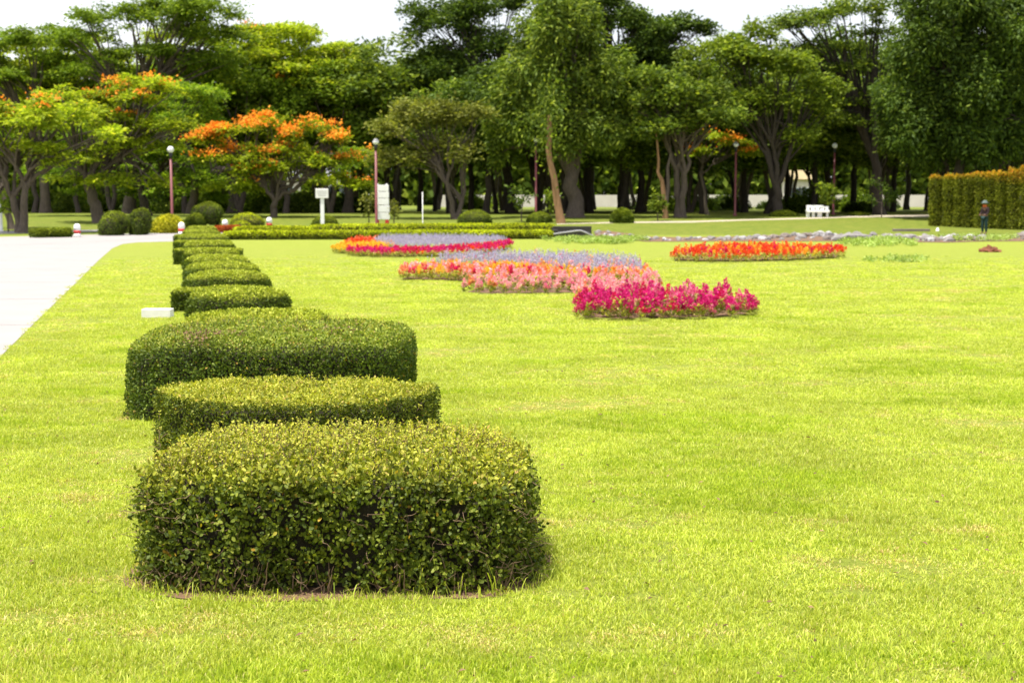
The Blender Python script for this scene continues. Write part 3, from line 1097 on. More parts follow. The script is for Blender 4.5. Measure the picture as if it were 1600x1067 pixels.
def scatter():
    rg = np.random.default_rng(77)
    Xs, Ys, S = [], [], []
    bands = [(3.3, 6, 420, 1.0), (6, 9, 360, 1.0), (9, 13, 250, 1.1), (13, 19, 130, 1.3), (19, 28, 60, 1.7), (28, 44, 24, 2.3)]
    for y0, y1, dn, sc in bands:
        hw0 = 0.37 * y1 + 0.8
        n = int(dn * (y1 - y0) * 2 * hw0)
        X = rg.uniform(-hw0, hw0, n)
        Y = rg.uniform(y0, y1, n)
        k = np.abs(X) < 0.37 * Y + 0.8
        Xs.append(X[k])
        Ys.append(Y[k])
        S.append(np.full(k.sum(), sc))
    X, Y, S = map(np.concatenate, (Xs, Ys, S))
    keep = X > road_x(Y) + 0.03 + 0.04 * rg.random(len(X))
    for (hx, hy, a, b) in hedge_feet[:6]:
        keep &= ((np.abs((X - hx) / (a + 0.0)) ** 3.4 + np.abs((Y - hy) / (b + 0.03)) ** 3.4) > 1)
    for p in bed_polys.values():
        keep &= ~inside(p, X, Y)
    X, Y, S = X[keep], Y[keep], S[keep]
    n1 = fbm(X, Y, 0.9, 3.0)
    n2 = fbm(X, Y, 3.5, 9.0, 2)
    n3 = fbm(X * 0.28, Y, 1.3, 5.0, 3)
    bare = n1 * 0.5 + n2 * 0.45 + n3 * 0.6
    q90, q97 = np.quantile(bare, 0.89), np.quantile(bare, 0.965)
    jit = (rg.random(len(X)) - 0.5) * (q97 - q90) * 1.6
    straw = bare + jit > q90
    sparse = bare + jit > q97
    wn_ = worn(X, Y) * (0.45 + 0.6 * rg.random(len(X)) + 0.5 * n2)
    straw |= wn_ > 0.45
    sparse |= (wn_ > 0.85) & (rg.random(len(X)) < 0.45)
    keep = ~sparse | (rg.random(len(X)) < 0.25)
    keep &= (Y < 28) | (rg.random(len(X)) > (Y - 28) / 16)
    X, Y, S, n1, n2, n3, straw = X[keep], Y[keep], S[keep], n1[keep], n2[keep], n3[keep], straw[keep]
    dark = (n3 < np.quantile(n3, 0.12)) & (rg.random(len(X)) < 0.6)
    hz = np.clip(0.92 + 0.55 * n2 - 0.15 * n1 - 0.3 * n3, 0.4, 1.7) * np.where(straw, 0.6, 1.0)
    idx = rg.integers(0, 6, len(X))
    idx = np.where(straw & (rg.random(len(X)) < 0.75), rg.integers(6, 8, len(X)), idx)
    idx = np.where(dark, 8, idx)
    return X, Y, S, hz, idx, rg


X, Y, S, HZ, IDX, rg = scatter()
n = len(X)
print('tufts', n)
gm = bpy.data.meshes.new('lawn_grass')
gm.vertices.add(n)
gm.vertices.foreach_set('co', np.stack([X, Y, gz_np(X, Y)], 1).astype(np.float32).ravel())
ra = gm.attributes.new('rot', 'FLOAT_VECTOR', 'POINT')
ra.data.foreach_set('vector', np.stack([rg.normal(size=n) * 0.08, rg.normal(size=n) * 0.08, rg.random(n) * 6.283], 1).astype(np.float32).ravel())
sa = gm.attributes.new('scl', 'FLOAT_VECTOR', 'POINT')
sa.data.foreach_set('vector', np.stack([S * rg.uniform(0.85, 1.2, n), S * rg.uniform(0.85, 1.2, n), HZ * S ** 0.35], 1).astype(np.float32).ravel())
ia = gm.attributes.new('pick', 'INT', 'POINT')
ia.data.foreach_set('value', IDX.astype(np.int32))
grass = ob('lawn_grass', gm)
tag(grass, 'short sunlit yellow green grass of the lawn', None, None, 'stuff')
ng = bpy.data.node_groups.new('grass_scatter', 'GeometryNodeTree')
ng.interface.new_socket('Geometry', in_out='INPUT', socket_type='NodeSocketGeometry')
ng.interface.new_socket('Geometry', in_out='OUTPUT', socket_type='NodeSocketGeometry')
gi = ng.nodes.new('NodeGroupInput')
go = ng.nodes.new('NodeGroupOutput')
ci = ng.nodes.new('GeometryNodeCollectionInfo')
ci.inputs['Collection'].default_value = tuft_coll
ci.inputs['Separate Children'].default_value = True
ci.inputs['Reset Children'].default_value = True
ip = ng.nodes.new('GeometryNodeInstanceOnPoints')
ip.inputs['Pick Instance'].default_value = True
a1 = ng.nodes.new('GeometryNodeInputNamedAttribute')
a1.data_type = 'FLOAT_VECTOR'
a1.inputs['Name'].default_value = 'rot'
a2 = ng.nodes.new('GeometryNodeInputNamedAttribute')
a2.data_type = 'FLOAT_VECTOR'
a2.inputs['Name'].default_value = 'scl'
rv = ng.nodes.new('GeometryNodeInputNamedAttribute')
rv.data_type = 'INT'
rv.inputs['Name'].default_value = 'pick'
ng.links.new(gi.outputs[0], ip.inputs['Points'])
ng.links.new(ci.outputs[0], ip.inputs['Instance'])
ng.links.new(a1.outputs[0], ip.inputs['Rotation'])
ng.links.new(a2.outputs[0], ip.inputs['Scale'])
ng.links.new(rv.outputs[0], ip.inputs['Instance Index'])
ng.links.new(ip.outputs[0], go.inputs[0])
md = grass.modifiers.new('scatter', 'NODES')
md.node_group = ng


rg = np.random.default_rng(88)
nl = 700
Yl = 3.4 + 14 * rg.random(nl) ** 1.5
Xl = rg.uniform(-1, 1, nl) * (0.37 * Yl + 0.5)
Ll = rg.uniform(0.012, 0.04, nl)
lf = ob('fallen_leaves', leaf_mesh('fallen_leaves', np.stack([Xl, Yl, rg.uniform(0.02, 0.034, nl)], 1), rg.normal(size=(nl, 3)) * np.array([1, 1, 0.25]), rg.normal(size=(nl, 3)) * 0.4 + np.array([0, 0, 1]), Ll, Ll * 0.45, rg.random(nl), bend=0.15), M['dead_leaf'])
tag(lf, 'small brown dead leaves and clippings lying in the turf', None, None, 'stuff')


# taller blades at the foot of the first hedges and in the turf
def blades(name, P, H, W, mat, seed, parent=None):
    rg = np.random.default_rng(seed)
    n = len(P)
    la = rg.random(n) * 2 * np.pi
    lean = np.stack([np.cos(la), np.sin(la), np.zeros(n)], 1) * (H * rg.uniform(0.2, 0.9, n))[:, None]
    sa = la + np.pi / 2 + rg.normal(size=n) * 0.5
    Sd = np.stack([np.cos(sa), np.sin(sa), np.zeros(n)], 1) * (W * 0.5)[:, None]
    up = np.array([0, 0, 1.0])
    Hc = H[:, None]
    m1 = P + lean * 0.25 + up * Hc * 0.5
    m2 = P + lean * 0.6 + up * Hc * 0.85
    t = P + lean + up * Hc * 0.92
    V = np.stack([P - Sd * 0.7, P + Sd * 0.7, m1 + Sd, m1 - Sd, m2 + Sd * 0.7, m2 - Sd * 0.7, t], 1).reshape(-1, 3)
    b = np.arange(n)[:, None] * 7
    me = mesh_np(name, V, [b + np.array([[0, 1, 2, 3]]), b + np.array([[3, 2, 4, 5]]), b + np.array([[5, 4, 6]])], {'rnd': np.repeat(rg.random(n), 7)})
    o = ob(name, me, M[mat], parent)
    o['kind'] = 'stuff'
    return o


def foot_blades(k, n, seed):
    hx, hy, a, b = hedge_feet[k]
    rg = np.random.default_rng(seed)
    t = rg.random(n) * 2 * np.pi
    ca, sa = np.cos(t), np.sin(t)
    r = rg.uniform(0.96, 1.06, n)
    Xb = hx + (a + 0.03) * r * np.sign(ca) * np.abs(ca) ** 0.55
    Yb = hy + (b + 0.03) * r * np.sign(sa) * np.abs(sa) ** 0.55
    return np.stack([Xb, Yb, np.zeros(n)], 1), rg.uniform(0.03, 0.08, n), rg.uniform(0.003, 0.006, n)


parts = [foot_blades(0, 330, 1), foot_blades(1, 200, 2), foot_blades(2, 240, 3)]
P = np.concatenate([p[0] for p in parts])
hx, hy, ha, hb = hedge_feet[0]
extra = np.array([[hx + ha * 0.78, hy - hb * 0.96, 0.0 + 0.0]] * 5 + [[hx + ha * 0.62, hy - hb * 0.97, 0.0]] * 4 + [[hx - ha * 0.97, hy - hb * 0.5, 0]] * 7 + [[hx + ha * 0.42, hy - hb, 0]] * 3)
extra = extra + np.random.default_rng(4).normal(size=extra.shape) * np.array([0.015, 0.01, 0])
o = blades('tall_grass', np.concatenate([P, extra]), np.concatenate([np.concatenate([p[1] for p in parts]), np.random.default_rng(5).uniform(0.07, 0.20, len(extra))]),
           np.concatenate([np.concatenate([p[2] for p in parts]), np.full(len(extra), 0.006)]), 'grass', 9)
tag(o, 'uncut longer grass blades round the feet of the nearest hedges')

# coarse broad blades in the foreground turf
rg = np.random.default_rng(12)
nn = 2600
Yb = rg.uniform(3.4, 9.5, nn)
Xb = rg.uniform(-1, 1, nn) * (0.37 * Yb + 0.5)
kk = (np.abs((Xb - hx) / (ha + 0.05)) ** 3.4 + np.abs((Yb - hy) / (hb + 0.05)) ** 3.4 > 1) & (fbm(Xb, Yb, 1.7, 21.0, 2) > 0.05)
Xb, Yb = Xb[kk], Yb[kk]
o = blades('coarse_grass', np.stack([Xb, Yb, np.zeros(len(Xb))], 1), rg.uniform(0.02, 0.045, len(Xb)), rg.uniform(0.004, 0.008, len(Xb)), 'grass', 10)
tag(o, 'coarser broad bladed grass in clumps across the nearest turf')


# ------------------------------------------------------------------ flower beds
def plume_geo(rg, h, r, nst, cone=1.0):
    """a feathery celosia head: many small upright scales round a tapering core"""
    t = rg.random(nst) ** 0.8
    th = rg.random(nst) * 2 * np.pi
    rad = r * (1 - t) ** 0.7 * (0.75 + 0.25 * np.sin(t * 9 + th * 2))
    C = np.stack([rad * np.cos(th), rad * np.sin(th), h * t], 1)
    D = np.stack([np.cos(th) * 0.7, np.sin(th) * 0.7, np.full(nst, 0.9)], 1) + rg.normal(size=(nst, 3)) * 0.25
    N = np.stack([np.cos(th), np.sin(th), np.full(nst, 0.5)], 1) + rg.normal(size=(nst, 3)) * 0.35
    return C, D, N


def flower_mat(name, stops, trans=0.35):
    return leaf_mat(name, stops, trans=trans, rough=0.6, patch=(0, 0.12), patch_scale=6, spec=0.2, tcol=(1.1, 1.0, 1.0))


FM = {
    'magenta': flower_mat('magenta_plume', [(0, (0.42, 0.006, 0.10)), (0.6, (0.66, 0.015, 0.20)), (1, (0.78, 0.07, 0.32))]),
    'crimson': flower_mat('crimson_plume', [(0, (0.45, 0.005, 0.05)), (0.6, (0.66, 0.01, 0.10)), (1, (0.72, 0.04, 0.18))]),
    'pink': flower_mat('pink_plume', [(0, (0.74, 0.20, 0.27)), (0.5, (0.86, 0.40, 0.44)), (1, (0.90, 0.64, 0.62))]),
    'salmon': flower_mat('salmon_plume', [(0, (0.75, 0.16, 0.10)), (0.6, (0.82, 0.30, 0.14)), (1, (0.85, 0.42, 0.18))]),
    'orange': flower_mat('orange_plume', [(0, (0.80, 0.22, 0.02)), (0.6, (0.85, 0.38, 0.03)), (1, (0.88, 0.50, 0.06))]),
    'yellow': flower_mat('yellow_plume', [(0, (0.75, 0.42, 0.02)), (1, (0.88, 0.62, 0.06))]),
    'red': flower_mat('red_plume', [(0, (0.60, 0.02, 0.012)), (0.6, (0.80, 0.07, 0.02)), (1, (0.85, 0.17, 0.03))]),
    'lavender': flower_mat('lavender_spike', [(0, (0.28, 0.26, 0.42)), (0.6, (0.42, 0.40, 0.54)), (1, (0.60, 0.58, 0.64))]),
    'pink_deep': flower_mat('rose_plume', [(0, (0.66, 0.08, 0.20)), (0.6, (0.80, 0.20, 0.36)), (1, (0.85, 0.38, 0.48))]),
    'leaf': leaf_mat('bedding_leaf', [(0, (0.16, 0.20, 0.025)), (0.6, (0.34, 0.36, 0.06)), (1, (0.50, 0.38, 0.16))], trans=0.35, patch_scale=4),
    'dead': leaf_mat('faded_plume', [(0, (0.28, 0.10, 0.06)), (1, (0.42, 0.20, 0.12))], trans=0.2, patch_scale=4),
}


def plant_meshes(col, seed, h=0.40):
    """(leaves mesh, plume mesh) of one bedding plant"""
    rg = np.random.default_rng(seed)
    C, D, N, L = [], [], [], []
    for k in range(44):
        z = rg.uniform(0.02, h * 0.66)
        th = rg.random() * 6.283
        C.append((0.015 * math.cos(th), 0.015 * math.sin(th), z))
        D.append((math.cos(th), math.sin(th), rg.uniform(0.1, 0.9)))
        N.append((-math.cos(th) * 0.6, -math.sin(th) * 0.6, 1))
        L.append(rg.uniform(0.07, 0.13))
    L = np.array(L)
    leaves = leaf_mesh('leaves', np.array(C), np.array(D), np.array(N), L, L * 0.38, rg.random(len(L)))
    leaves.materials.append(FM['leaf'])
    Cs, Ds, Ns = [], [], []
    heads = [(0, 0, h * 0.55, h * 0.48, 0.042)] + [(rg.uniform(-1, 1) * 0.08, rg.uniform(-1, 1) * 0.08, h * rg.uniform(0.35, 0.55), h * rg.uniform(0.22, 0.36), 0.032) for _ in range(5)]
    for x, y, z, hh, r in heads:
        c, d, n_ = plume_geo(rg, hh, r, int(60 * hh / 0.2) + 14)
        Cs.append(c + np.array([x, y, z]))
        Ds.append(d)
        Ns.append(n_)
    C = np.concatenate(Cs)
    Lp = rg.uniform(0.022, 0.042, len(C))
    plume = leaf_mesh('plume', C, np.concatenate(Ds), np.concatenate(Ns), Lp, Lp * 0.6, rg.random(len(C)))
    plume.materials.append(FM[col])
    return leaves, plume


def poly_points(poly, n, rg, mind):
    xs_ = [p[0] for p in poly]
    ys_ = [p[1] for p in poly]
    out = []
    tries = 0
    while len(out) < n and tries < n * 60:
        tries += 1
        x, y = rg.uniform(min(xs_), max(xs_)), rg.uniform(min(ys_), max(ys_))
        if not inside(poly, np.array([x]), np.array([y]))[0]:
            continue
        if any((x - a) ** 2 + (y - b) ** 2 < mind * mind for a, b in out):
            continue
        out.append((x, y))
    return out


def individual_bed(poly, cols, n, mind, label, group, seed, name='celosia_plant', h=0.34):
    rg = np.random.default_rng(seed)
    var = [(c, plant_meshes(c, seed * 10 + i, h)) for i, c in enumerate(cols)]
    for k, (x, y) in enumerate(poly_points(poly, n, rg, mind)):
        c, (lm, pm) = var[rg.integers(len(var))]
        r = empty(name, (x, y, gz(x, y)), rg.random() * 6.283)
        s = rg.uniform(0.6, 1.2)
        r.scale = (s, s, s * rg.uniform(0.85, 1.15))
        tag(r, label, 'flower', group)
        ob('leaves', lm, None, r)
        ob('plume', pm, None, r)['kind'] = 'stuff'


individual_bed(bed_polys['magenta'], ['magenta', 'magenta', 'magenta', 'crimson', 'magenta', 'magenta', 'magenta', 'pink_deep'], 165, 0.15,
               'magenta plumed celosia plant in the nearest flower bed on the lawn', 'magenta celosia plants of the nearest bed', 31)
individual_bed(bed_polys['pink'], ['pink', 'pink', 'pink', 'pink_deep', 'pink', 'pink', 'salmon', 'pink'], 135, 0.22,
               'pale pink plumed celosia plant in the bed behind the magenta one', 'pink celosia plants of the middle bed', 32, h=0.30)


def mass_bed(name, poly, mix, n, mind, label, seed, h=0.32, spike=False):
    """a bed whose plants are too small in the photograph to tell apart: one object per colour mix"""
    rg = np.random.default_rng(seed)
    pts = poly_points(poly, n, rg, mind)
    P = np.array(pts)
    cols = list(mix)
    w = np.array([mix[c] for c in cols], float)
    pick = rg.choice(len(cols), len(P), p=w / w.sum())
    root = empty(name, (P[:, 0].mean(), P[:, 1].mean(), 0))
    tag(root, label, 'flower bed')
    ctr = np.array([P[:, 0].mean(), P[:, 1].mean(), 0])
    Z = gz_np(P[:, 0], P[:, 1])
    for ci_, c in enumerate(cols):
        Q = P[pick == ci_]
        if not len(Q):
            continue
        Cs, Ds, Ns = [], [], []
        for (x, y) in Q:
            for q in range(2 if not spike else 3):
                hh = h * rg.uniform(0.28, 0.66)
                C, D, N = plume_geo(rg, hh, 0.032 if not spike else 0.016, 34 if not spike else 20)
                off = np.array([x + rg.normal() * 0.06, y + rg.normal() * 0.06, h * rg.uniform(0.3, 0.55) + gz(x, y)])
                Cs.append(C + off)
                Ds.append(D)
                Ns.append(N)
        C = np.concatenate(Cs) - ctr
        L = rg.uniform(0.035, 0.065, len(C)) * (0.6 if spike else 1)
        o = ob(c + '_blooms', leaf_mesh(c + '_blooms', C, np.concatenate(Ds), np.concatenate(Ns), L, L * 0.6, rg.random(len(C))), FM[c], root)
        o['kind'] = 'stuff'
    m = len(P) * 26
    idx = rg.integers(0, len(P), m)
    th = rg.random(m) * 6.283
    C = np.stack([P[idx, 0] + np.cos(th) * 0.03, P[idx, 1] + np.sin(th) * 0.03, gz_np(P[idx, 0], P[idx, 1]) + rg.uniform(0.02, h * 0.6, m)], 1) - ctr
    D = np.stack([np.cos(th), np.sin(th), rg.uniform(0, 1, m)], 1)
    N = np.stack([-np.cos(th) * 0.5, -np.sin(th) * 0.5, np.ones(m)], 1)
    L = rg.uniform(0.07, 0.13, m)
    o = ob('foliage', leaf_mesh('foliage', C, D, N, L, L * 0.4, rg.random(m)), FM['leaf'], root)
    o['kind'] = 'stuff'
    return root


mass_bed('flower_bed', bed_polys['salmon'], {'salmon': 2.6, 'orange': 1.2, 'yellow': 2.0, 'pink': 3.2, 'crimson': 0.9}, 330, 0.15, 'strip of salmon and orange plumed flowers in front of the lavender, middle bed', 41)
mass_bed('flower_bed', bed_polys['lavender'], {'lavender': 14, 'crimson': 0.5, 'orange': 0.4, 'pink': 0.5}, 560, 0.14, 'hazy lavender blue flowers behind the salmon and pink ones in the middle bed', 42, h=0.46, spike=True)
mass_bed('flower_bed', bed_polys['red'], {'red': 5.5, 'crimson': 1.0, 'orange': 1.8, 'yellow': 0.5}, 330, 0.19, 'long bed of red and orange flowers standing alone on the lawn near the stones', 43, h=0.36)
mass_bed('flower_bed', bed_polys['far_crimson'], {'crimson': 5, 'magenta': 3, 'red': 1}, 300, 0.16, 'crimson flowers edging the front of the farthest bed', 44, h=0.27)
mass_bed('flower_bed', bed_polys['far_lavender'], {'lavender': 1}, 1000, 0.17, 'wide lavender flower patch in the farthest bed before the golden hedge', 45, h=0.38, spike=True)
mass_bed('flower_bed', bed_polys['far_yellow'], {'yellow': 3, 'orange': 1}, 230, 0.18, 'bright yellow flowers at the left tip of the farthest bed', 46, h=0.27)
mass_bed('flower_bed', bed_polys['far_red'], {'red': 2, 'salmon': 1}, 160, 0.18, 'small red orange flower patch behind the yellow flowers of the farthest bed', 47, h=0.34)
for k in ('magenta', 'pink', 'salmon', 'lavender', 'red', 'far_crimson', 'far_lavender', 'far_yellow', 'far_red'):
    pl = bed_polys[k]
    cxy = (sum(q[0] for q in pl) / len(pl), sum(q[1] for q in pl) / len(pl))
    pl = [(cxy[0] + (q[0] - cxy[0]) * 0.95, cxy[1] + (q[1] - cxy[1]) * 0.80 + 0.30) for q in pl]
    sheet('bed_soil', pl, 0.004 + 0.004 * list(bed_polys).index(k), M['soil'])

# ------------------------------------------------------------------ small things on the lawn
p = gp(244, 497)
blk = MB().box((0, 0, 0.065), (0.43, 0.22, 0.13), 0, 0.008).build('concrete_block', M['block'])
blk.location = (p.x, p.y + 0.1, 0)
tag(blk, 'low white painted concrete block lying on the lawn left of the hedge row', 'block')

p = gp(1547, 394)
dm = bmesh.new()
bmesh.ops.create_icosphere(dm, subdivisions=3, radius=1.0)
for v in dm.verts:
    k = 1 + 0.5 * noise.noise(v.co * 2.3)
    v.co = Vector((v.co.x * 0.34 * k, v.co.y * 0.25 * k, max(v.co.z, -0.2) * 0.16 * k * k))
me = bpy.data.meshes.new('dirt_mound')
dm.to_mesh(me)
dm.free()
o = ob('dirt_mound', me, solid_mat('red_earth', (0.20, 0.07, 0.03), (0.10, 0.035, 0.02), 6, 0.95, 0.03))
o.location = p
tag(o, 'small heap of red brown earth on the lawn near the tall hedge', 'mound')


def bollard(px, py, label, hgt=0.62):
    p = gp(px, py)
    r = empty('bollard', p)
    k = hgt / 0.62
    MB().lathe([(0.155, -0.03), (0.155, 0.16 * k)]).build('foot', M['white'], r)
    MB().lathe([(0.158, 0.162 * k), (0.158, 0.30 * k)]).build('red_band', M['red'], r)
    MB().lathe([(0.155, 0.302 * k), (0.155, 0.44 * k), (0.15, 0.50 * k), (0.125, 0.56 * k), (0.075, 0.605 * k), (0, 0.62 * k)]).build('cap', M['white'], r)
    tag(r, label, 'bollard', 'red and white bollards by the road')


bollard(121, 370.5, 'white domed bollard with a red band standing alone beside the low clipped hedge')
bollard(284, 367, 'small white bollard at the road edge beside the yellow bush and lamp foot')
bollard(352, 362, 'white domed bollard behind the far end of the golden hedge, by the rusty hedge')
bollard(421, 358, 'white ball topped bollard peeping over the golden hedge near the clipped dome')


def lamp(px, py, top, label, hk=1.0, dd=None):
    d = dd or gp(px, py).y
    x = (px - 800) / F_PX * d
    z0 = gz(x, d)
    H = dp(px, top, d).z - z0
    r = empty('lamp_post', (x, d, z0))
    gr = 0.17
    MB().lathe([(0.14, -0.05), (0.14, 0.10), (0.10, 0.14), (0.072, 0.20), (0.062, H - 0.62)], seg=14).build('pole', M['maroon'], r)
    MB().lathe([(0.075, H - 0.618), (0.085, H - 0.5), (0.10, H - 0.36), (0.05, H - 0.34)], seg=14).build('collar', M['black'], r)
    prof = [(gr * math.cos(t), H - gr + gr * math.sin(t)) for t in np.linspace(-math.pi / 2, math.radians(12), 9)]
    prof[0] = (0, prof[0][1])
    MB().lathe(prof, seg=20).build('globe', M['globe'], r)
    prof = [(gr * 1.02 * math.cos(t), H - gr + gr * 1.02 * math.sin(t)) for t in np.linspace(math.radians(13), math.pi / 2, 8)]
    prof[-1] = (0, prof[-1][1])
    MB().lathe(prof, seg=20).build('globe_cap', M['globe'] if hk > 1 else M['globe_dark'], r)
    tag(r, label, 'lamp post', 'maroon globe lamp posts')
    return r


lamp(271, 361, 229, 'tall maroon lamp post with a white globe beside the yellow bush', 2)
lamp(589, 355, 217, 'tall maroon lamp post with a globe, right in front of the stacked white sign')
lamp(1147, 343.5, 222, 'dark maroon lamp post in the shade with its globe lost in leaves', dd=90)
lamp(1300, 336, 224, 'slim maroon lamp post with a white globe behind the white bench', 2)
lamp(837, 350, 214, 'thin purple brown lamp post left of the leaning tan trunk', dd=86)

# signs
d = gp(505, 356).y
x = (505 - 800) / F_PX * d
z0 = gz(x, d)
s = F_PX / d
r = empty('sign_post', (x, d, z0))
top = dp(505, 295, d).z - z0
bot = dp(505, 310, d).z - z0
MB().box((0, 0, bot / 2), (0.20, 0.12, bot), 0, 0.005).build('post', M['white'], r)
MB().box((0, 0, 0.03), (0.30, 0.22, 0.30), 0, 0.01).build('footing', M['slate'], r)
MB().box((0, -0.08, (top + bot) / 2), (20 / s, 0.05, top - bot), 0, 0.02).build('board', M['block'], r)
m = MB()
for k in range(3):
    m.box((0, -0.109, (top + bot) / 2 + 0.12 - 0.11 * k), ((15 - 3 * (k == 2)) / s, 0.004, 0.022))
m.build('faded_lettering', M['coping'], r)
tag(r, 'square white notice board on a thick white post above the golden hedge', 'sign')

d = gp(599, 352).y
x = (599 - 800) / F_PX * d
z0 = gz(x, d)
s = F_PX / d
r = empty('direction_sign', (x, d, z0))
MB().box((-7.5 / s, 0, 0.30 + 1.0), (0.09, 0.09, 2.0), 0, 0.005).build('post', M['white'], r)
MB().box((6.5 / s, 0, 0.30 + 1.0), (0.09, 0.09, 2.0), 0, 0.005).build('post', M['white'], r)
MB().box((-7.5 / s, 0, 0.10), (0.11, 0.11, 0.38), 0, 0.005).build('post_foot', M['red'], r)
MB().box((6.5 / s, 0, 0.10), (0.20, 0.20, 0.38), 0, 0.005).build('post_foot', M['red'], r)
for k, (y0, y1, x0, x1) in enumerate([(289.3, 299.2, 590, 607.5), (300.0, 309.4, 589.5, 608), (310.2, 320.2, 589, 608), (321.2, 331.8, 586.5, 609), (332.6, 343.0, 586.5, 609.5)]):
    a = dp(x0, y0, d)
    b = dp(x1, y1, d)
    MB().box(((a.x + b.x) / 2 - x, -0.08, (a.z + b.z) / 2 - z0), (b.x - a.x, 0.05, a.z - b.z), 0, 0.012).build('panel', M['white'], r)
tag(r, 'tall white direction sign of five stacked blank panels behind the maroon lamp post', 'sign')

# dark walled culvert with a pale sloping coping
p0 = gp(865, 374)
p1 = gp(927, 374)
s = F_PX / p0.y
L = p1.x - p0.x
r = empty('culvert_wall', ((p0.x + p1.x) / 2, p0.y + 0.5, 0))
MB().box((0, 1.1, 0.27), (L, 0.35, 0.54), 0, 0.01).build('back_wall', M['slate'], r)
MB().box((0, 0.0, 0.17), (L - 0.3, 0.30, 0.34), 0, 0.01).build('front_wall', M['slate'], r)
MB().tube([(-L / 2, -0.22, 0.22), (L * 0.08, -0.22, 0.36), (L * 0.2, -0.22, 0.37), (L * 0.62, -0.22, 0.06)], [0.035] * 4, 6).build('coping', M['coping'], r)
MB().box((-L / 2 + 0.1, 0.55, 0.2), (0.2, 1.0, 0.4), 0, 0.01).build('side_wall', M['slate'], r)
tag(r, 'low black stone culvert wall with a pale sloping edge at the end of the golden hedge', 'wall')

# low dark kerb wall before the tall hedge
p0, p1 = gp(1395, 361.5), gp(1452, 361.5)
o = MB().box((0, 0, 0.05), (p1.x - p0.x, 0.3, 0.14), 0, 0.02).build('low_kerb', M['stone_dark'])
o.location = ((p0.x + p1.x) / 2, p0.y, p0.z)
tag(o, 'thin dark kerb lying in the grass left of the tall hedge', 'kerb')

# white ornamental bench wall
d = gp(1275, 339.5).y
x = (1275 - 800) / F_PX * d
z0 = gz(x, d)
s = F_PX / d
u = 1 / s
r = empty('garden_bench', (x, d, z0))


def bx(name, x0, x1, y0, y1, dy=0.0, th=0.16):
    MB().box(((x0 + x1) / 2 * u, dy, (y0 + y1) / 2 * u), ((x1 - x0) * u, th, (y1 - y0) * u), 0, 0.01).build(name, M['white'], r)


# back panels leave real openings between them
bx('back_rail', -17, 9, 15, 18.5)
bx('back_rail', 9.05, 17, 14, 16.8)
bx('back_slat', -17, -12.5, 11, 14.95)
bx('back_slat', -10, -4.5, 11, 14.95)
bx('back_slat', -2.5, 2.5, 11, 14.95)
bx('back_slat', 4.5, 10, 11, 13.95)
bx('back_slat', 12.5, 17, 11, 13.95)
bx('seat', -17.5, 17.5, 7.5, 10.95, -0.12, 0.4)
bx('leg', -17, -12, -1, 7.45)
bx('leg', -8.5, -4, -1, 7.45)
bx('leg', 0, 7, -1, 7.45)
bx('leg', 14, 17, -1, 7.45)
tag(r, 'white painted concrete bench with small square openings under the trees', 'bench')

# white posts
for (px, py, tp, lab, rr) in ((4, 362, 312, 'thick white pipe post at the edge of the picture beside a leaning trunk', 0.09), (661, 349, 300, 'thin white post between the dark trunks behind the golden hedge', 0.025), (1463, 361.5, 356, 'tiny white peg in the grass at the corner of the tall hedge', 0.07)):
    d = gp(px, py).y
    x = (px - 800) / F_PX * d
    H = dp(px, tp, d).z - gz(x, d)
    o = MB().lathe([(rr * 1.3, -0.05), (rr * 1.3, 0.06), (rr, 0.08), (rr, H - rr), (rr * 0.7, H - 0.02), (0, H)], seg=12).build('white_post', M['white'])
    o.location = (x, d, gz(x, d))
    tag(o, lab, 'post')

# ------------------------------------------------------------------ stones along the ditch
stone_meshes = []
for k in range(10):
    bm = bmesh.new()
    bmesh.ops.create_icosphere(bm, subdivisions=2, radius=1.0)
    sx, sy, sz = random.uniform(0.8, 1.3), random.uniform(0.6, 1.0), random.uniform(0.45, 0.8)
    for v in bm.verts:
        q = v.co.copy()
        w = 1 + 0.35 * noise.noise(q * 1.1 + Vector((k * 5, 0, 0))) + 0.12 * noise.noise(q * 3 + Vector((0, k * 5, 0)))
        v.co = Vector((q.x * sx, q.y * sy, q.z * sz)) * w
    me = bpy.data.meshes.new('stone')
    bm.to_mesh(me)
    bm.free()
    me.materials.append([M['stone'], M['stone_dark'], M['stone_pale'], M['stone'], M['stone_dark'], M['stone'], M['stone_pale'], M['stone_dark'], M['stone'], M['stone']][k])
    stone_meshes.append(me)
rg = np.random.default_rng(91)
sx_px = [930, 950, 985, 1010, 1060, 1120, 1180, 1240, 1300, 1360, 1420, 1480, 1540, 1600, 1660]
sy_lo = [367, 369, 374, 376.5, 376.5, 376, 376, 376, 376, 375, 377, 378, 376, 376, 376]
sy_hi = [363, 363, 368, 372, 373, 372.5, 371, 369, 368, 369, 371, 373, 370, 368, 368]
n_st = 0
for k in range(235):
    px = rg.uniform(930, 1640)
    lo, hi = np.interp(px, sx_px, sy_lo), np.interp(px, sx_px, sy_hi)
    p = gp(px, rg.uniform(hi, lo))
    k2 = 1.25 if px > 1180 else 0.8
    sz = rg.uniform(0.09, 0.26) * k2
    o = ob('stone', stone_meshes[rg.integers(10)])
    o.location = (p.x, p.y, p.z + sz * 0.12)
    o.scale = (sz, sz, sz)
    o.rotation_euler = (rg.uniform(-0.3, 0.3), rg.uniform(-0.3, 0.3), rg.random() * 6.28)
    tag(o, 'grey rubble stone in the rough stone line across the lawn', 'stone', 'rubble stones of the line across the lawn')
o = ob('stone', stone_meshes[3])
p = gp(1333, 377)
o.location = (p.x, p.y, p.z + 0.15)
o.scale = (0.85, 0.3, 0.36)
tag(o, 'long flat grey boulder, the biggest in the stone line', 'stone', 'rubble stones of the line across the lawn')
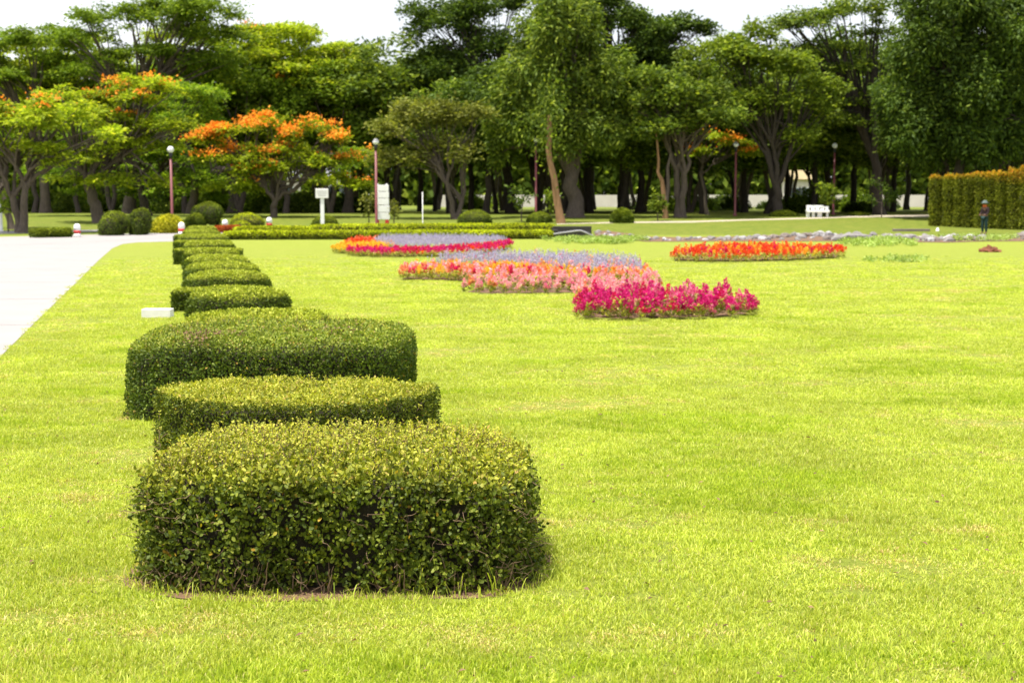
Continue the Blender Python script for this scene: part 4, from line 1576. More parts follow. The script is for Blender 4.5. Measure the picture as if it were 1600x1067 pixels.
strip('stone_line_soil', [gp(a, b + 1.5) for a, b in zip(sx_px, sy_lo)], [gp(a, b - 2) for a, b in zip(sx_px, sy_hi)], 0.012, M['soil'])


# weeds and ground cover before the stones
def weeds(px0, px1, py0, py1, n, label, seed, h=0.18):
    rg = np.random.default_rng(seed)
    P = []
    while len(P) < n:
        px = rg.uniform(px0, px1)
        py = rg.uniform(py0, py1)
        el = ((px - (px0 + px1) / 2) / (px1 - px0) * 2) ** 2 + ((py - (py0 + py1) / 2) / (py1 - py0) * 2) ** 2
        if noise.noise(Vector((px * 0.06, py * 0.35, seed))) < -0.35 + 0.6 * el:
            continue
        P.append(gp(px, py))
    P = np.array([list(q) for q in P])
    m = 9
    C = np.repeat(P, m, 0) + rg.normal(size=(n * m, 3)) * np.array([0.08, 0.08, 0])
    C[:, 2] += rg.uniform(0, h, n * m)
    D = rg.normal(size=(n * m, 3)) + np.array([0, 0, 0.8])
    N = rg.normal(size=(n * m, 3)) * 0.6 + np.array([0, 0, 1])
    L = rg.uniform(0.06, 0.12, n * m)
    o = ob('weeds', leaf_mesh('weeds', C, D, N, L, L * 0.5, rg.random(n * m)), M['weed'])
    tag(o, label, None, None, 'stuff')


weeds(850, 1010, 374, 382, 800, 'pale green weeds growing along the lawn before the black culvert', 1)
weeds(1310, 1440, 376, 387, 420, 'pale leafy weeds on the lawn before the stones', 2, 0.22)
weeds(1450, 1600, 372, 378, 420, 'weeds between stones and lawn near the tall hedge', 3, 0.2)
weeds(1350, 1450, 402, 412, 90, 'small weedy clump in the turf before the stones', 6, 0.07)

# ------------------------------------------------------------------ background shrubs


def dome(cx, cy, cz, ax, ay, az, seed=0, nt=28, npz=16):
    """a closed ellipsoid resting round (cx, cy, cz)"""
    th = np.linspace(0, 2 * np.pi, nt, endpoint=False)
    ph = np.linspace(-np.pi / 2, np.pi / 2, npz)
    V = []
    for p_ in ph:
        for t in th:
            q = Vector((math.cos(p_) * math.cos(t), math.cos(p_) * math.sin(t), math.sin(p_)))
            k = 1 + 0.05 * noise.noise(q * 2.5 + Vector((seed, 0, 0)))
            V.append((cx + ax * q.x * k, cy + ay * q.y * k, cz + az * q.z * k))
    T = []
    for i_ in range(npz - 1):
        for k in range(nt):
            k2 = (k + 1) % nt
            A, B, Cc, Dd = i_ * nt + k, i_ * nt + k2, (i_ + 1) * nt + k2, (i_ + 1) * nt + k
            T += [(A, B, Cc), (A, Cc, Dd)]
    return np.array(V), np.array(T)


def topiary(px, py, parts_px, mat, label, seed, n=8000, name='topiary_bush', cat='bush', leafL=0.062):
    """parts_px: (dx, dy_up, rx, ry, depth shift) in picture pixels at the bush's distance"""
    d = gp(px, py).y
    x = (px - 800) / F_PX * d
    z0 = gz(x, d)
    u = d / F_PX
    shapes = [dome(dx * u, dd, up * u, rx * u, (rx * 0.95) * u, ry * u, seed + i_) for i_, (dx, up, rx, ry, dd) in enumerate(parts_px)]
    for V_, T_ in shapes:
        V_[:, 2] = np.maximum(V_[:, 2], 0.0)
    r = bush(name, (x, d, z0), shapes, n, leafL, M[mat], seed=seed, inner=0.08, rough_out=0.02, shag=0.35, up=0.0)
    tag(r, label, cat)
    return r


topiary(180, 368, [(0, 18, 22, 20, 0.2), (-3, 10, 17, 20, -0.5)], 'bush_green', 'dark green double domed topiary bush beside the leaning trunk', 61)
topiary(220, 367, [(-6, 14, 13, 25, 0.1), (5, 20, 14, 22, 0), (2, 8, 9, 19, -0.5)], 'bush_green', 'dark lumpy topiary bush between the domed one and the yellow bush', 62)
topiary(264, 364, [(0, 6, 24, 21, 0)], 'bush_yellow', 'bright yellow rounded bush behind the maroon lamp post', 63, leafL=0.12)
topiary(296, 362, [(0, 8, 17, 20, 1.6)], 'bush_green', 'plain dark green dome bush half hidden behind the yellow bush', 64)
topiary(321, 360, [(0, 27, 22, 17, 1.2), (-18, 24, 9, 14, 1.0), (-13, 6, 4.5, 15, 1.2), (13, 6, 6, 17, 1.2), (8, 24, 12, 16, 0.5)], 'bush_green', 'tall topiary with a rounded body on two thick legs behind the row end', 65)
topiary(388, 359, [(0, 6, 27, 20, 0), (-4, 2, 16, 12, -0.9)], 'hedge_gold', 'yellow green clipped dome with a smaller lump in front, behind the golden hedge', 66)
topiary(507, 354, [(0, 2, 21, 14, 0.5)], 'bush_green', 'low green dome bush around the foot of the square notice board', 67)
topiary(742, 350, [(0, 4, 27, 17, 0.5)], 'bush_green', 'green dome bush behind the golden hedge under the olive tree', 68)
topiary(843, 348, [(0, 2, 20, 14, 0.4)], 'bush_green', 'small green dome bush before the leaning tan trunk', 69)
topiary(972, 349, [(0, 4, 17, 17, 0.5)], 'bush_green', 'loose dark green bush at the path edge in the shade', 70, leafL=0.13)
topiary(1235, 341, [(0, 1, 22, 9, 2.5)], 'bush_green', 'low green mound bush behind the fork trunk, left of the white bench', 71, leafL=0.12)
topiary(1345, 338, [(0, 0, 16, 5, 1.0)], 'bush_green', 'small low green clump at the path edge before the dark trunks', 72, leafL=0.1)


def long_hedge(x0, y0, x1, y1, h, w, mat, label, seed, n=16000, leafL=0.07, name='long_hedge', yz=True):
    a, b = gp(x0, y0), gp(x1, y1)
    L = (b - a).length
    c = (a + b) / 2
    ang = math.atan2(b.y - a.y, b.x - a.x)
    sh = superq(L / 2, w / 2, h, 0.12, 0.16, nt=200, npz=10, lump=0.004, seed=seed)
    Vv = sh[0]
    for q in range(len(Vv)):
        Vv[q][2] *= 1 + 0.10 * noise.noise(Vector((Vv[q][0] * 0.8, Vv[q][1] * 0.8, seed)))
    r = bush(name, (c.x, c.y + w / 2, gz(c.x, c.y)), [sh], n, leafL, M[mat], seed=seed, inner=0.07, rough_out=0.03, rz=ang, young_z=(h * 0.28, h * 0.55) if yz else None)
    tag(r, label, 'hedge')
    return r


long_hedge(347, 375, 865, 373.8, 0.36, 0.7, 'hedge_gold', 'long low hedge with a golden top, the front one behind the far flower bed', 81, 26000, 0.07)
long_hedge(480, 366.5, 865, 362.5, 0.42, 1.2, 'hedge_gold', 'second long golden hedge, running just behind the front one', 82, 20000, 0.08)
long_hedge(363, 367.5, 478, 366, 0.36, 1.0, 'hedge_gold', 'short uneven golden hedge before the clipped dome and white ball bollard', 83, 8000, 0.08)
long_hedge(336, 364, 372, 363, 0.30, 0.6, 'red_low', 'short rusty red low hedge at the end of the clipped row', 84, 3000, 0.08, yz=False)
long_hedge(47, 372, 102, 371, 0.38, 0.9, 'bush_green', 'low flat clipped hedge at the foot of the forked trunk by the road', 85, 6000, 0.07)
a = gp(508, 362)
o = MB().box((0, 0, 0.16), (1.05, 0.5, 0.32), 0, 0.02).build('plinth', M['slate'])
ob_top = MB().box((-0.25, -0.02, 0.35), (1.6, 0.6, 0.06), 0, 0.01).build('slab', M['coping'])
r = empty('garden_bench', (dp(522, 357, a.y + 2.2).x, a.y + 2.2, 0))
o.parent = r
ob_top.parent = r
tag(r, 'low dark stone seat with a thin grey slab between the two golden hedges', 'seat')

# tall segmented hedge on the right: clipped columns with orange new growth
ORD = ['first', 'second', 'third', 'fourth', 'fifth', 'sixth', 'seventh', 'eighth', 'ninth', 'tenth', 'eleventh', 'twelfth']
cols_px = [(1460, 21, 277, 358.5), (1478.5, 17, 276, 359), (1493, 14, 275.5, 359.5), (1508.5, 18, 274.5, 360), (1526, 16, 273, 361), (1543, 18, 272, 362), (1560.5, 18, 270, 363), (1578.5, 18, 268, 363.5), (1597, 22, 262, 364), (1619, 24, 258, 365), (1643, 26, 254, 366)]
for k, (px, w, tp, bt) in enumerate(cols_px):
    d = 79.0 - k * 0.45
    x = (px - 800) / F_PX * d
    z0 = gz(x, d)
    u = d / F_PX
    H = dp(px, tp, d).z - z0
    V1, T1 = superq(w * u * 0.43, 0.38, H, 1.0, 0.12, nt=28, npz=16, lump=0.05, seed=k + 3)
    V1[:, 0] += 0.05 * np.sin(V1[:, 2] * 2 + k)
    r = bush('column_shrub', (x, d, z0), [(V1, T1)], 6500, 0.085, M['column_leaf'], seed=500 + k, inner=0.10, rough_out=0.05, young_z=(H * (0.93 - 0.06 * max(0, k - 4)), H * 1.04), shag=0.7)
    lab = '%s column of the tall clipped hedge counted from its free end%s' % (ORD[k], ', topped with orange leaves' if k > 3 else '')
    tag(r, lab, 'shrub', 'columns of the tall clipped hedge')

# small plants by the trunks


def sapling(px, py, h_px, w_px, label, seed, mat='light_leaf', n=260, L=0.28, flower=None):
    d = gp(px, py).y
    x = (px - 800) / F_PX * d
    u = d / F_PX
    rg = np.random.default_rng(seed)
    r = empty('sapling', (x, d, gz(x, d)))
    H = h_px * u
    W = w_px * u / 2
    paths = [(wobble_path(np.array([0, 0, -0.05]), np.array([0.05, 0, H * 0.9]), 7, 0.05, rg), np.linspace(0.04, 0.012, 7))]
    C, D, N = [], [], []
    for q in range(7):
        t = rg.uniform(0.35, 0.95)
        a = np.array([0.03, 0, H * t])
        th = rg.random() * 6.28
        e = a + np.array([math.cos(th) * W, math.sin(th) * W, H * 0.18]) * rg.uniform(0.5, 1)
        paths.append((wobble_path(a, e, 4, 0.03, rg), np.linspace(0.015, 0.006, 4)))
        m = n // 7
        tt = rg.uniform(0.3, 1.1, m)[:, None]
        C.append(a + (e - a) * tt + rg.normal(size=(m, 3)) * 0.12)
        D.append(rg.normal(size=(m, 3)) + np.array([0, 0, -0.6]))
        N.append(rg.normal(size=(m, 3)) * 0.6 + np.array([0, 0, 1]))
    C = np.concatenate(C)
    Lr = rg.uniform(0.6, 1.2, len(C)) * L
    ob('stem', tubes_np('stem', paths, 5), M['bark'], r)
    o_ = ob('foliage', leaf_mesh('foliage', C, np.concatenate(D), np.concatenate(N), Lr, Lr * 0.5, rg.random(len(C))), M[mat], r)
    o_['kind'] = 'stuff'
    tag(r, label, 'plant')


sapling(1027, 345, 42, 24, 'young bright green sapling beside the thick split trunk', 1)
sapling(1287, 339, 50, 34, 'leafy bright green sapling behind the white bench', 2, L=0.34, n=420)
sapling(860, 346, 45, 26, 'thin shrub with yellow green leaves beside the leaning tan trunk', 3, n=180)
sapling(577, 352, 42, 30, 'yellowish young shrub just left of the stacked white sign', 4, 'olive_leaf', n=200)
sapling(616, 352, 34, 26, 'yellowish young shrub just right of the stacked white sign', 5, 'olive_leaf', n=160)
sapling(1375, 340, 58, 60, 'loose dark bush round the foot of the big trunk by the path', 6, 'dark_leaf', n=700, L=0.22)
sapling(15, 363, 75, 26, 'bright yellow green leafy plant beside the white pipe post', 7, n=300, L=0.3)
sapling(815, 347, 50, 50, 'small spreading green shrub behind the golden hedge end', 8, 'dark_leaf', n=240)

# ------------------------------------------------------------------ trees
tree('flame_tree', 'flame tree at the picture edge with a forked pale trunk beside the low clipped hedge', 40, 72.5,
     [(20, 190, 95, 34), (100, 175, 70, 26), (-40, 175, 70, 40), (60, 235, 60, 22), (150, 210, 50, 22), (-10, 230, 50, 20), (110, 250, 40, 16)], 'flat', 'flame_leaf', 'bark', 201, trunk_r=0.42, fork_px=(40, 290), multi=2,
     blossom=[(15, 152, 45, 8, 5), (50, 146, 40, 6, 3)])
tree('leaning_tree', 'leaning grey trunked tree beside the white pipe post', 22, 76,
     [(-10, 235, 40, 25), (10, 215, 40, 20)], 'flat', 'flame_leaf_b', 'bark', 202, trunk_r=0.26, fork_px=(3, 300))
tree('flame_tree', 'broad flame tree with hanging pods and a thick leaning trunk behind the domed topiary', 158, 82,
     [(150, 190, 95, 38), (215, 235, 75, 34), (120, 250, 60, 25), (200, 160, 70, 25), (225, 135, 65, 22), (160, 285, 50, 18), (90, 280, 40, 16), (250, 200, 60, 22), (110, 150, 60, 16), (230, 285, 50, 18)], 'flat', 'flame_leaf', 'bark', 203, trunk_r=0.5, fork_px=(138, 290), n_limbs=6, leaves_k=0.9,
     blossom=[(215, 128, 60, 26, 12), (240, 120, 30, 16, 5), (255, 150, 40, 12, 3)])
tree('flame_tree', 'flame tree with drooping green pods in the shade beside the maroon lamp post', 232, 90,
     [(120, 215, 60, 40), (180, 260, 70, 34), (265, 250, 60, 38), (300, 190, 60, 34), (240, 300, 60, 16), (60, 270, 50, 26), (140, 300, 40, 14), (300, 150, 60, 26)], 'flat', 'flame_leaf_b', 'bark_dark_shade', 233, trunk_r=0.45, fork_px=(225, 300), multi=3, n_limbs=3, leaves_k=0.8)
tree('rain_tree', 'very tall airy tree with bare branches against the sky behind the flame trees', 205, 100,
     [(210, 30, 110, 32), (300, 20, 95, 40), (130, 60, 70, 25), (240, 90, 110, 30), (340, 60, 60, 35), (330, 100, 60, 22), (160, 110, 70, 24), (230, 130, 80, 20)], 'airy', 'rain_leaf', 'bark', 204, trunk_r=0.55, n_limbs=7, fork=0.35)
tree('rain_tree', 'tall airy tree at the picture edge with sky showing between its branches', 75, 104,
     [(20, 75, 70, 40), (90, 65, 60, 30), (-30, 100, 60, 50), (40, 120, 80, 30), (110, 95, 60, 30)], 'airy', 'rain_leaf', 'bark', 205, trunk_r=0.5, fork=0.35)
tree('flame_tree', 'flame tree crowned with bright orange blossom behind the tall topiary', 428, 88,
     [(318, 222, 32, 16), (352, 208, 34, 18), (400, 198, 40, 20), (440, 216, 34, 14), (488, 202, 44, 16), (530, 218, 28, 12), (340, 250, 50, 16), (430, 270, 75, 20), (370, 290, 60, 14), (520, 285, 55, 14), (510, 255, 50, 16), (395, 240, 50, 18), (460, 245, 60, 18), (570, 245, 35, 22)], 'flat', 'flame_leaf', 'bark', 206, trunk_r=0.32, fork_px=(430, 310), n_limbs=6,
     blossom=[(305, 218, 22, 12, 12), (345, 202, 34, 10, 26), (398, 192, 40, 9, 30), (435, 206, 30, 8, 16), (490, 194, 38, 8, 22), (528, 212, 16, 8, 5), (330, 232, 30, 8, 5), (566, 226, 16, 6, 4), (410, 262, 14, 5, 2), (520, 256, 10, 4, 2), (450, 270, 10, 5, 2), (555, 290, 8, 3, 1)])
tree('flame_tree', 'tall yellow green flame tree rising behind the orange blossomed one', 365, 108,
     [(280, 60, 60, 25), (300, 95, 60, 26), (430, 190, 70, 26), (330, 120, 85, 32), (400, 85, 80, 34), (430, 130, 95, 36), (350, 165, 80, 28), (450, 60, 60, 25), (380, 55, 60, 22)], 'flat', 'flame_leaf', 'bark', 207, trunk_r=0.5, n_limbs=6, dens=1.15,
     blossom=[(300, 140, 30, 8, 6), (355, 150, 30, 20, 8), (425, 135, 26, 16, 8), (300, 145, 40, 16, 10), (410, 30, 14, 6, 1)])
tree('flame_tree', 'wide flame tree with a pale golden tinged crown left of the dark trees', 545, 106,
     [(610, 120, 40, 26), (550, 215, 60, 26), (450, 100, 60, 26), (520, 110, 95, 34), (570, 140, 70, 34), (470, 150, 80, 30), (590, 180, 50, 28), (540, 80, 60, 20), (505, 185, 60, 24)], 'flat', 'flame_leaf', 'bark', 208, trunk_r=0.5, n_limbs=6,
     blossom=[(520, 125, 70, 30, 10), (575, 180, 25, 20, 5), (440, 130, 40, 30, 5)])
tree('rain_tree', 'deep green feathery tree filling the gap behind the blossomed flame tree', 300, 98,
     [(280, 200, 70, 34), (230, 270, 60, 34), (300, 280, 60, 30), (560, 260, 45, 34), (330, 310, 30, 14), (270, 170, 50, 20)], 'flat', 'flame_leaf_b', 'bark', 209, trunk_r=0.45, n_limbs=6)
tree('olive_tree', 'spreading olive green tree with many crooked limbs behind the golden hedge', 712, 86,
     [(620, 205, 50, 26), (680, 190, 60, 30), (745, 185, 40, 26), (620, 250, 40, 20), (700, 235, 60, 24), (650, 170, 40, 16)], 'round', 'olive_leaf', 'bark', 210, trunk_r=0.34, fork_px=(722, 315), n_limbs=6, leaves_k=0.8, multi=2)
tree('dark_tree', 'very tall dark tree with rounded leaf masses against the sky, left of the weeping tree', 800, 104,
     [(690, 45, 60, 40), (650, 20, 35, 14), (740, 30, 55, 36), (700, 105, 60, 30), (770, 75, 50, 40), (655, 100, 30, 22), (800, 10, 50, 20), (740, 130, 50, 30)], 'round', 'dark_leaf', 'bark_dark_shade', 211, trunk_r=0.5, n_limbs=7, fork=0.4)
tree('weeping_tree', 'huge weeping green tree on a massive dark trunk in the middle', 898, 88,
     [(870, 60, 75, 45), (830, 120, 55, 50), (900, 140, 60, 50), (945, 110, 45, 45), (840, 190, 60, 35), (920, 205, 65, 35), (785, 180, 30, 60), (870, 20, 60, 30), (960, 170, 35, 40), (775, 225, 14, 30)], 'weep', 'weep_leaf', 'bark', 212, trunk_r=0.75, n_limbs=7, fork_px=(893, 265), depth_k=1.35)
tree('tall_dark_tree', 'tall dark tree whose branch of round leaf masses reaches out over the gap of sky', 975, 106,
     [(960, 40, 60, 36), (1020, 55, 50, 30), (1070, 50, 36, 26), (1000, 90, 55, 26), (1095, 45, 18, 14), (930, 10, 60, 20), (985, 120, 50, 20)], 'round', 'dark_leaf', 'bark_dark_shade', 213, trunk_r=0.5, n_limbs=7, fork=0.45, depth_k=1.35)
tree('split_tree', 'mid green tree on a thick split trunk by the path', 1060, 88,
     [(1010, 165, 55, 34), (1070, 150, 60, 34), (1110, 185, 55, 30), (1040, 205, 60, 26), (1000, 130, 45, 24), (1090, 120, 45, 22)], 'round', 'weep_leaf', 'bark', 214, trunk_r=0.5, fork_px=(1058, 265), multi=2, n_limbs=4, depth_k=1.35)
tree('small_flame_tree', 'small flame tree with a few orange blossoms in the shade right of the split trunk', 1105, 93,
     [(1110, 215, 40, 16), (1150, 225, 30, 12), (1085, 240, 30, 12), (1170, 240, 18, 8)], 'flat', 'flame_leaf', 'bark', 215, trunk_r=0.16, n_limbs=3, fork_px=(1095, 270),
     blossom=[(1100, 214, 24, 6, 10), (1120, 228, 14, 5, 4), (1080, 203, 10, 8, 4), (1158, 239, 10, 3, 3), (1100, 248, 10, 3, 3)])
tree('fork_tree', 'light green tree on a dark Y shaped trunk left of the white bench', 1216, 90,
     [(1120, 80, 40, 26), (1090, 95, 35, 20), (1160, 90, 55, 36), (1220, 110, 60, 40), (1170, 160, 60, 36), (1240, 170, 60, 34), (1285, 150, 45, 36), (1190, 60, 40, 26), (1140, 130, 40, 26), (1240, 215, 50, 20)], 'round', 'light_leaf', 'bark_dark_shade', 216, trunk_r=0.46, fork_px=(1212, 285), n_limbs=5, leaves_k=0.9, depth_k=0.9)
tree('airy_tree', 'tall airy tree with dark curving limbs against the sky above the lamp post', 1372, 93,
     [(1260, 40, 60, 30), (1330, 20, 70, 30), (1300, 75, 60, 20), (1380, 60, 45, 40), (1240, 80, 40, 20), (1340, 110, 50, 26), (1370, 160, 50, 40), (1310, 190, 45, 26)], 'airy', 'weep_leaf', 'bark_dark_shade', 217, trunk_r=0.50, fork_px=(1365, 240), n_limbs=7, depth_k=0.9)
tree('dark_tree', 'dense dark tree towering behind the tall orange topped hedge', 1490, 86,
     [(1450, 60, 75, 60), (1530, 40, 75, 60), (1420, 140, 60, 50), (1500, 140, 75, 55), (1580, 120, 55, 60), (1440, 205, 65, 38), (1530, 215, 65, 34), (1600, 200, 45, 40), (1480, 0, 80, 30), (1600, 30, 60, 50)], 'weep', 'dark_leaf', 'bark_dark_shade', 218, trunk_r=0.5, n_limbs=8, fork=0.3, depth_k=1.2)
tree('dark_tree', 'dark tree at the right edge of the picture with low crooked limbs', 1625, 95,
     [(1620, 170, 50, 60), (1600, 245, 55, 20), (1650, 90, 60, 60), (1560, 240, 40, 18)], 'round', 'dark_leaf', 'bark_dark_shade', 219, trunk_r=0.4, fork_px=(1612, 270), n_limbs=5)

# leaning tan trunk and broken bare stem
rg = np.random.default_rng(3)
d = gp(875, 349).y
u = d / F_PX


def path_px(pts, d, base):
    return np.array([list(dp(x_, y_, d) - base) for x_, y_ in pts])


x = (877 - 800) / F_PX * d
base = Vector((x, d, gz(x, d)))
r = empty('bare_tree', base)
pts = path_px([(877, 350), (874, 335), (869, 305), (866, 280), (860, 255), (857, 235), (859, 205), (858, 180)], d, base)
ob('trunk', tubes_np('trunk', [(pts, np.array([0.30, 0.24, 0.21, 0.19, 0.17, 0.16, 0.15, 0.12]))], 10), M['bark_tan'], r)
n = 900
C = pts[-1] + rg.normal(size=(n, 3)) * np.array([0.5, 0.5, 1.2])
L = rg.uniform(0.15, 0.35, n)
o = ob('crown', leaf_mesh('crown', C, rg.normal(size=(n, 3)) + np.array([0, 0, -1.2]), rg.normal(size=(n, 3)), L, L * 0.4, rg.random(n)), M['weep_leaf'], r)
o['kind'] = 'stuff'
tag(r, 'bare tan leaning trunk with a curve, before the massive dark trunk', 'tree')
d = 86.5
x = (1040 - 800) / F_PX * d
base = Vector((x, d, gz(x, d)))
r = empty('broken_tree', base)
pts = path_px([(1040, 346), (1039, 320), (1036, 295), (1034, 282), (1028, 270), (1029, 250), (1027, 225), (1025, 208)], d, base)
ob('trunk', tubes_np('trunk', [(pts, np.array([0.2, 0.16, 0.14, 0.13, 0.10, 0.08, 0.06, 0.03]))], 8), M['bark_tan'], r)
pts2 = path_px([(1040, 320), (1044, 290), (1043, 262), (1048, 240)], d, base)
ob('limb', tubes_np('limb', [(pts2, np.array([0.15, 0.12, 0.09, 0.05]))], 6), M['bark'], r)
tag(r, 'bare pale broken stem standing in front of the thick split trunk', 'tree')


# the wood behind: individual trees, four kinds copied
def wood_tree(seed, H, mat, bark, tr, lean=0.0, flat=False, low=0.27):
    rng = np.random.default_rng(seed)
    root = empty('wood_tree', (0, 0, 0))
    n_t = 1 + (seed % 3 == 0)
    fz = H * rng.uniform(0.24, 0.34)
    for q in range(n_t):
        fk = np.array([rng.normal() * 0.5 + lean, rng.normal() * 0.4, fz])
        pts = wobble_path(np.array([0.1 * q, 0, -0.2]), fk, 7, 0.12, rng)
        rr = tr * np.linspace(1.1, 0.8, 7)
        rr[0] *= 1.35
        ob('trunk', tubes_np('trunk', [(pts, rr)], 8), M[bark], root)
        for k in range(4):
            th = rng.random() * 6.28
            e = fk + np.array([math.cos(th) * rng.uniform(1, 2.8), math.sin(th) * rng.uniform(1, 2.8), H * rng.uniform(0.25, 0.5)])
            ob('limb', tubes_np('limb', [(wobble_path(fk, e, 6, 0.2, rng), tr * np.linspace(0.6, 0.15, 6))], 5), M[bark], root)
    Cs, Ds, Ns = [], [], []
    cz = H * (low + 1) / 2
    for k in range(52):
        u_ = unit(rng.normal(size=3))
        p_ = np.array([0, 0, cz]) + u_ * np.array([4.0, 3.8, H * (1 - low) / 2 - 0.4]) * (0.5 + 0.5 * rng.random())
        pr = rng.uniform(1.0, 1.9)
        fl = 0.24 if flat else 0.55
        m_ = int((80 if flat else 105) * pr * pr)
        q_ = unit(rng.normal(size=(m_, 3))) * rng.random((m_, 1)) ** 0.5 * np.array([pr, pr, pr * fl])
        Cs.append(p_ + q_)
        Ds.append(rng.normal(size=(m_, 3)) * np.array([1, 1, 0.5]))
        N_ = rng.normal(size=(m_, 3)) * 0.6
        N_[:, 2] += 1.3 if flat else 0.8
        Ns.append(N_)
    C_ = np.concatenate(Cs)
    L_ = rng.uniform(0.22, 0.46, len(C_))
    o_ = ob('crown', leaf_mesh('crown', C_, np.concatenate(Ds), np.concatenate(Ns), L_, L_ * 0.48, rng.random(len(C_))), M[mat], root)
    o_['kind'] = 'stuff'
    return root


protos = [wood_tree(901, 13.5, 'dark_leaf', 'bark_dark_shade', 0.24, 0.6), wood_tree(902, 12.5, 'weep_leaf', 'bark_dark_shade', 0.18, -0.7), wood_tree(903, 13.5, 'rain_leaf', 'bark', 0.22, 0.3),
          wood_tree(904, 13.5, 'flame_leaf', 'bark', 0.20, -0.4, True), wood_tree(905, 12.5, 'flame_leaf_b', 'bark', 0.18, 0.4, True), wood_tree(906, 12, 'light_leaf', 'bark', 0.17, 0.2, True)]
WLAB = ['dark crowned tree', 'mid green tree', 'deep green feathery tree', 'yellow green tree', 'fresh green tree', 'light green tree']
ROWS = ['front row', 'second row', 'third row', 'fourth row', 'last row']
ZONES = [(90, 'low clipped hedge'), (200, 'leaning trunk'), (300, 'yellow bush'), (400, 'tall topiary'), (480, 'blossomed flame tree'), (560, 'notice board'), (640, 'stacked sign'), (780, 'olive tree'), (860, 'tan trunk'),
         (960, 'massive trunk'), (1040, 'loose path bush'), (1120, 'split trunk'), (1200, 'small flame tree'), (1260, 'Y shaped trunk'), (1330, 'white bench'), (1430, 'curving dark limbs'), (1520, 'tall hedge end'), (9999, 'orange topped hedge')]
rg = np.random.default_rng(17)
cells = []
for row, (yy, step, jit) in enumerate([(98, 4.2, 1.0), (106, 3.8, 1.2), (114, 4.0, 1.6), (124, 4.2, 2.0), (138, 4.6, 2.5)]):
    hwid = 0.39 * yy + 2
    xx = -hwid
    while xx < hwid:
        cells.append((xx + rg.uniform(-1, 1) * step * 0.3, yy + rg.uniform(-1, 1) * jit * 1.5, row))
        xx += step * rg.uniform(0.8, 1.25)
used = [False] * 6
print('wood trees', len(cells))
for (x, y, row) in cells:
    px = 800 + x / y * F_PX
    left_side = px < 610
    if left_side and row < 1:
        continue
    if left_side:
        k = int(rg.choice([2, 3, 3, 4, 4]))
    else:
        k = int(rg.choice([0, 0, 1, 1, 2, 5]))
    t = copy_tree(protos[k]) if used[k] else protos[k]
    used[k] = True
    t.location = (x, y, gz(x, y))
    t.rotation_euler.z = rg.random() * 6.28
    s_ = rg.uniform(0.85, 1.12)
    top = 1.0
    if not left_side and row == 0:
        top = 0.8
    if 1030 < px < 1210:
        top *= 0.92
    if 430 < px < 640:
        top *= 0.95
    t.scale = (s_, s_, s_ * top)
    zn = next(z_ for lim, z_ in ZONES if px < lim)
    tag(t, '%s in the %s of the wood behind the %s' % (WLAB[k], ROWS[row], zn), 'tree', 'trees of the wood behind the lawn')

# dark undergrowth bushes between the trunks
ub = []
for k in range(3):
    rr_ = np.random.default_rng(700 + k)
    r = empty('undergrowth_bush', (0, 0, 0))
    n = 3600
    q_ = unit(rr_.normal(size=(n, 3))) * rr_.random((n, 1)) ** 0.4 * np.array([2.3, 1.5, 1.25 + 0.3 * k])
    q_[:, 2] = np.abs(q_[:, 2])
    q_ *= (1 + 0.25 * np.sin(q_[:, :1] * 3 + k))
    L_ = rr_.uniform(0.2, 0.42, n)
    o_ = ob('foliage', leaf_mesh('foliage', q_, rr_.normal(size=(n, 3)), rr_.normal(size=(n, 3)) * 0.7 + np.array([0, 0, 0.8]), L_, L_ * 0.45, rr_.random(n)), M[['dark_leaf', 'weep_leaf', 'rain_leaf'][k]], r)
    o_['kind'] = 'stuff'
    st_ = [(wobble_path(np.array([0, 0, -0.1]), np.array([math.cos(a_), math.sin(a_) * 0.6, 1.2]), 4, 0.05, rr_), np.linspace(0.06, 0.02, 4)) for a_ in (0.3, 2.0, 3.9, 5.2)]
    ob('stems', tubes_np('stems', st_, 5), M['bark_dark_shade'], r)
    ub.append(r)
uu = [False] * 3
for k in range(84):
    y = rg.uniform(108, 160)
    x = rg.uniform(-0.39, 0.39) * y if k < 46 else rg.uniform(-0.39, -0.14) * y
    j_ = int(rg.integers(3))
    t = copy_tree(ub[j_]) if uu[j_] else ub[j_]
    uu[j_] = True
    t.location = (x, y, gz(x, y))
    t.rotation_euler.z = rg.random() * 6.28
    q_ = rg.uniform(0.6, 1.15)
    t.scale = (q_, q_, q_ * rg.uniform(0.7, 1.1))
    tag(t, 'dark loose undergrowth bush between the trunks of the wood', 'bush', 'undergrowth bushes of the wood')

# far belt of trees beyond the pale road: reads as one mass
rg = np.random.default_rng(19)
n = 90000
X = rg.uniform(-105, 105, n)
Yb = rg.uniform(235, 255, n)
top = 15 + 5 * np.array([noise.noise(Vector((x_ * 0.08, 1.7, 0))) for x_ in X]) + 1.5 * np.array([noise.noise(Vector((x_ * 0.5, 5.7, 0))) for x_ in X])
Z = 0.75 + top * rg.random(n) ** 0.8
C = np.stack([X, Yb, Z], 1)
L = rg.uniform(0.9, 1.9, n)
belt = ob('far_trees', leaf_mesh('far_trees', C, rg.normal(size=(n, 3)), rg.normal(size=(n, 3)) + np.array([0, -0.3, 0.8]), L, L * 0.6, rg.random(n)), M['weep_leaf'])
tag(belt, 'far belt of trees beyond the pale boundary wall', None, None, 'stuff')

# pale boundary wall and small pale buildings seen between the trunks
w = MB().box((33, 0, 0.8), (85, 0.3, 1.6), 0, 0).build('boundary_wall', M['wall_pale'])
w.location = (0, 190, 0.75)
tag(w, 'long low pale boundary wall far behind the trunks', 'wall')


